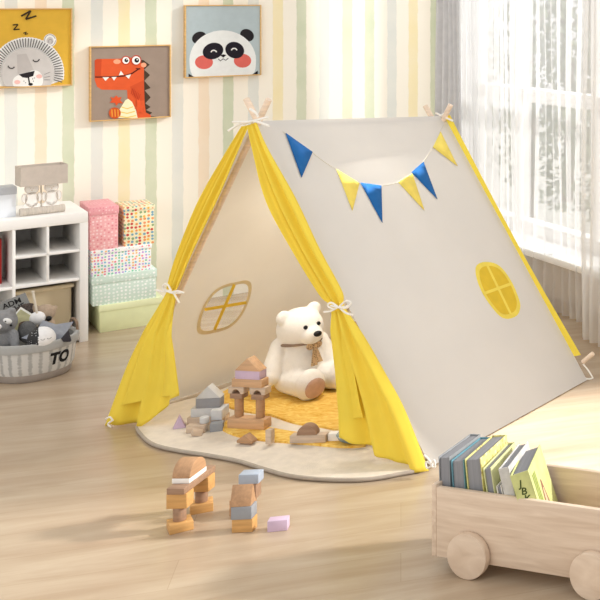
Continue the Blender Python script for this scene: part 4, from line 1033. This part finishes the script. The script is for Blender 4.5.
wbook(462.5, .036, -4, .212, cov('cover_teal', (104, 150, 164)), grey_pages, 'thick book with teal cover, second from the wagon left end', d=.165, yaw=8)
b3 = wbook(481, .044, -6, .222, pattern_mat('cover_yellow_print', (218, 210, 136), [(176, 158, 104), (236, 228, 170), (190, 178, 106)], 60, .3), grey_pages, 'thickest book, with yellow patterned cover, third from the wagon left end', d=.168, yaw=10)
wbook(499, .022, -9, .206, cov('cover_leaf', (212, 214, 160)), grey_pages, 'thin book with lime cover, fourth from the wagon left end', yaw=13)
wbook(511.5, .014, -12, .165, cov('cover_white', (228, 224, 214)), grey_pages, 'short white book between the lime and marbled books', yaw=14)
wbook(522, .027, -13, .216, cov('cover_marble', (206, 204, 200), .15), grey_pages, 'marbled grey and white book, second from the right in the wagon', spine_front=True, yaw=16)
gcov = cov('cover_green', (206, 210, 142), .1)
b7 = wbook(543.5, .048, -17, .212, gcov, grey_pages, 'green book lettered JBK on its spine, rightmost in the wagon', spine_front=True)
for k, ch in enumerate('JBK'):
    t2 = text_bm(ch, .026); t2.transform(TM((-.004+.003*k, -.0006, .184-.021*k), (PI/2, 0, 0)) @ Matrix.Rotation(-.25, 4, 'Z')); obj('lettering', t2, mat('dark_green_ink', (72, 84, 40), .7, .05, 30), b7)
bm = bmesh.new(); XX = .0243
def side(pts, mi):
    vs = [bm.verts.new((XX+.0002*mi, y, z_)) for y, z_ in pts]; f = bm.faces.new(vs); f.material_index = mi
side([(.05, .03), (.085, .02), (.11, .05), (.1, .095), (.085, .15), (.075, .155), (.065, .10), (.05, .07)], 0)
side([(.065, .03), (.09, .03), (.095, .055), (.08, .075), (.065, .06)], 1)
side([(.07, .08), (.092, .08), (.085, .13), (.077, .13)], 2)
for k in range(3): side([(.02+.012*k, .09), (.026+.012*k, .09), (.026+.012*k, .19), (.02+.012*k, .19)], 3)
obj('cover_picture', bm, [flat((150, 104, 84)), flat((96, 58, 50)), flat((222, 186, 150)), flat((160, 176, 84))], b7)

# ------------------------------------------------------------------ light
w = bpy.data.worlds.new('sky'); SC.world = w; w.use_nodes = True
bg = w.node_tree.nodes['Background']; bg.inputs[0].default_value = (1.0, .992, .982, 1); bg.inputs[1].default_value = .87
def light(name, kind, loc, target, energy, color=(1, 1, 1), **k):
    l = bpy.data.lights.new(name, kind); l.energy = energy; l.color = color
    for a_, v_ in k.items(): setattr(l, a_, v_)
    o = bpy.data.objects.new(name, l); COL.objects.link(o); o.location = loc
    d = V(target)-V(loc); o.rotation_euler = d.to_track_quat('-Z', 'Y').to_euler(); return o
light('sun', 'SUN', (3, 5, 3), V((3, 5, 3))-V((.872, .218, .436)), 3.7, (1, .97, .93), angle=dg(5))
light('window_light', 'AREA', R(3.3, 1.6, 1.7), R(-.4, 6.0, .7), 14, (1, .985, .96), shape='RECTANGLE', size=1.6, size_y=1.8)
light('tent_front_fill', 'AREA', (-2.9, .6, 1.9), (-2.0, 4.6, .4), 28, (1, .97, .92), shape='RECTANGLE', size=2.4, size_y=1.6)  # added fill from the camera side, brightens the tent opening
light('curtain_fill', 'AREA', R(4.3, 4.9, 3.6), R(2.8, 5.1, .9), 110, (.98, .99, 1), shape='RECTANGLE', size=2.6, size_y=1.2)  # added area light outside, out of view, whitens the sheer curtains
light('tent_inner_fill', 'AREA', (AP+RA)/2-UP*.12+nR*-.02, (FL+RR)/2+(FL-FR)*.1, 4.2, (1, .93, .82), shape='RECTANGLE', size=.3, size_y=.1)  # added fill under the ridge, no lamp hangs in the tent
mr = (AP+RA)/2; mb = (FR+RR)/2
light('floor_patch_fill', 'SPOT', mr+(mr-mb).normalized()*3.0+nR*.06, (-.72, 3.98, 0), 2300, (1, .985, .95), spot_size=dg(17), spot_blend=.8, shadow_soft_size=.06)  # added spot above the tent, stands in for the sunlit floor patch
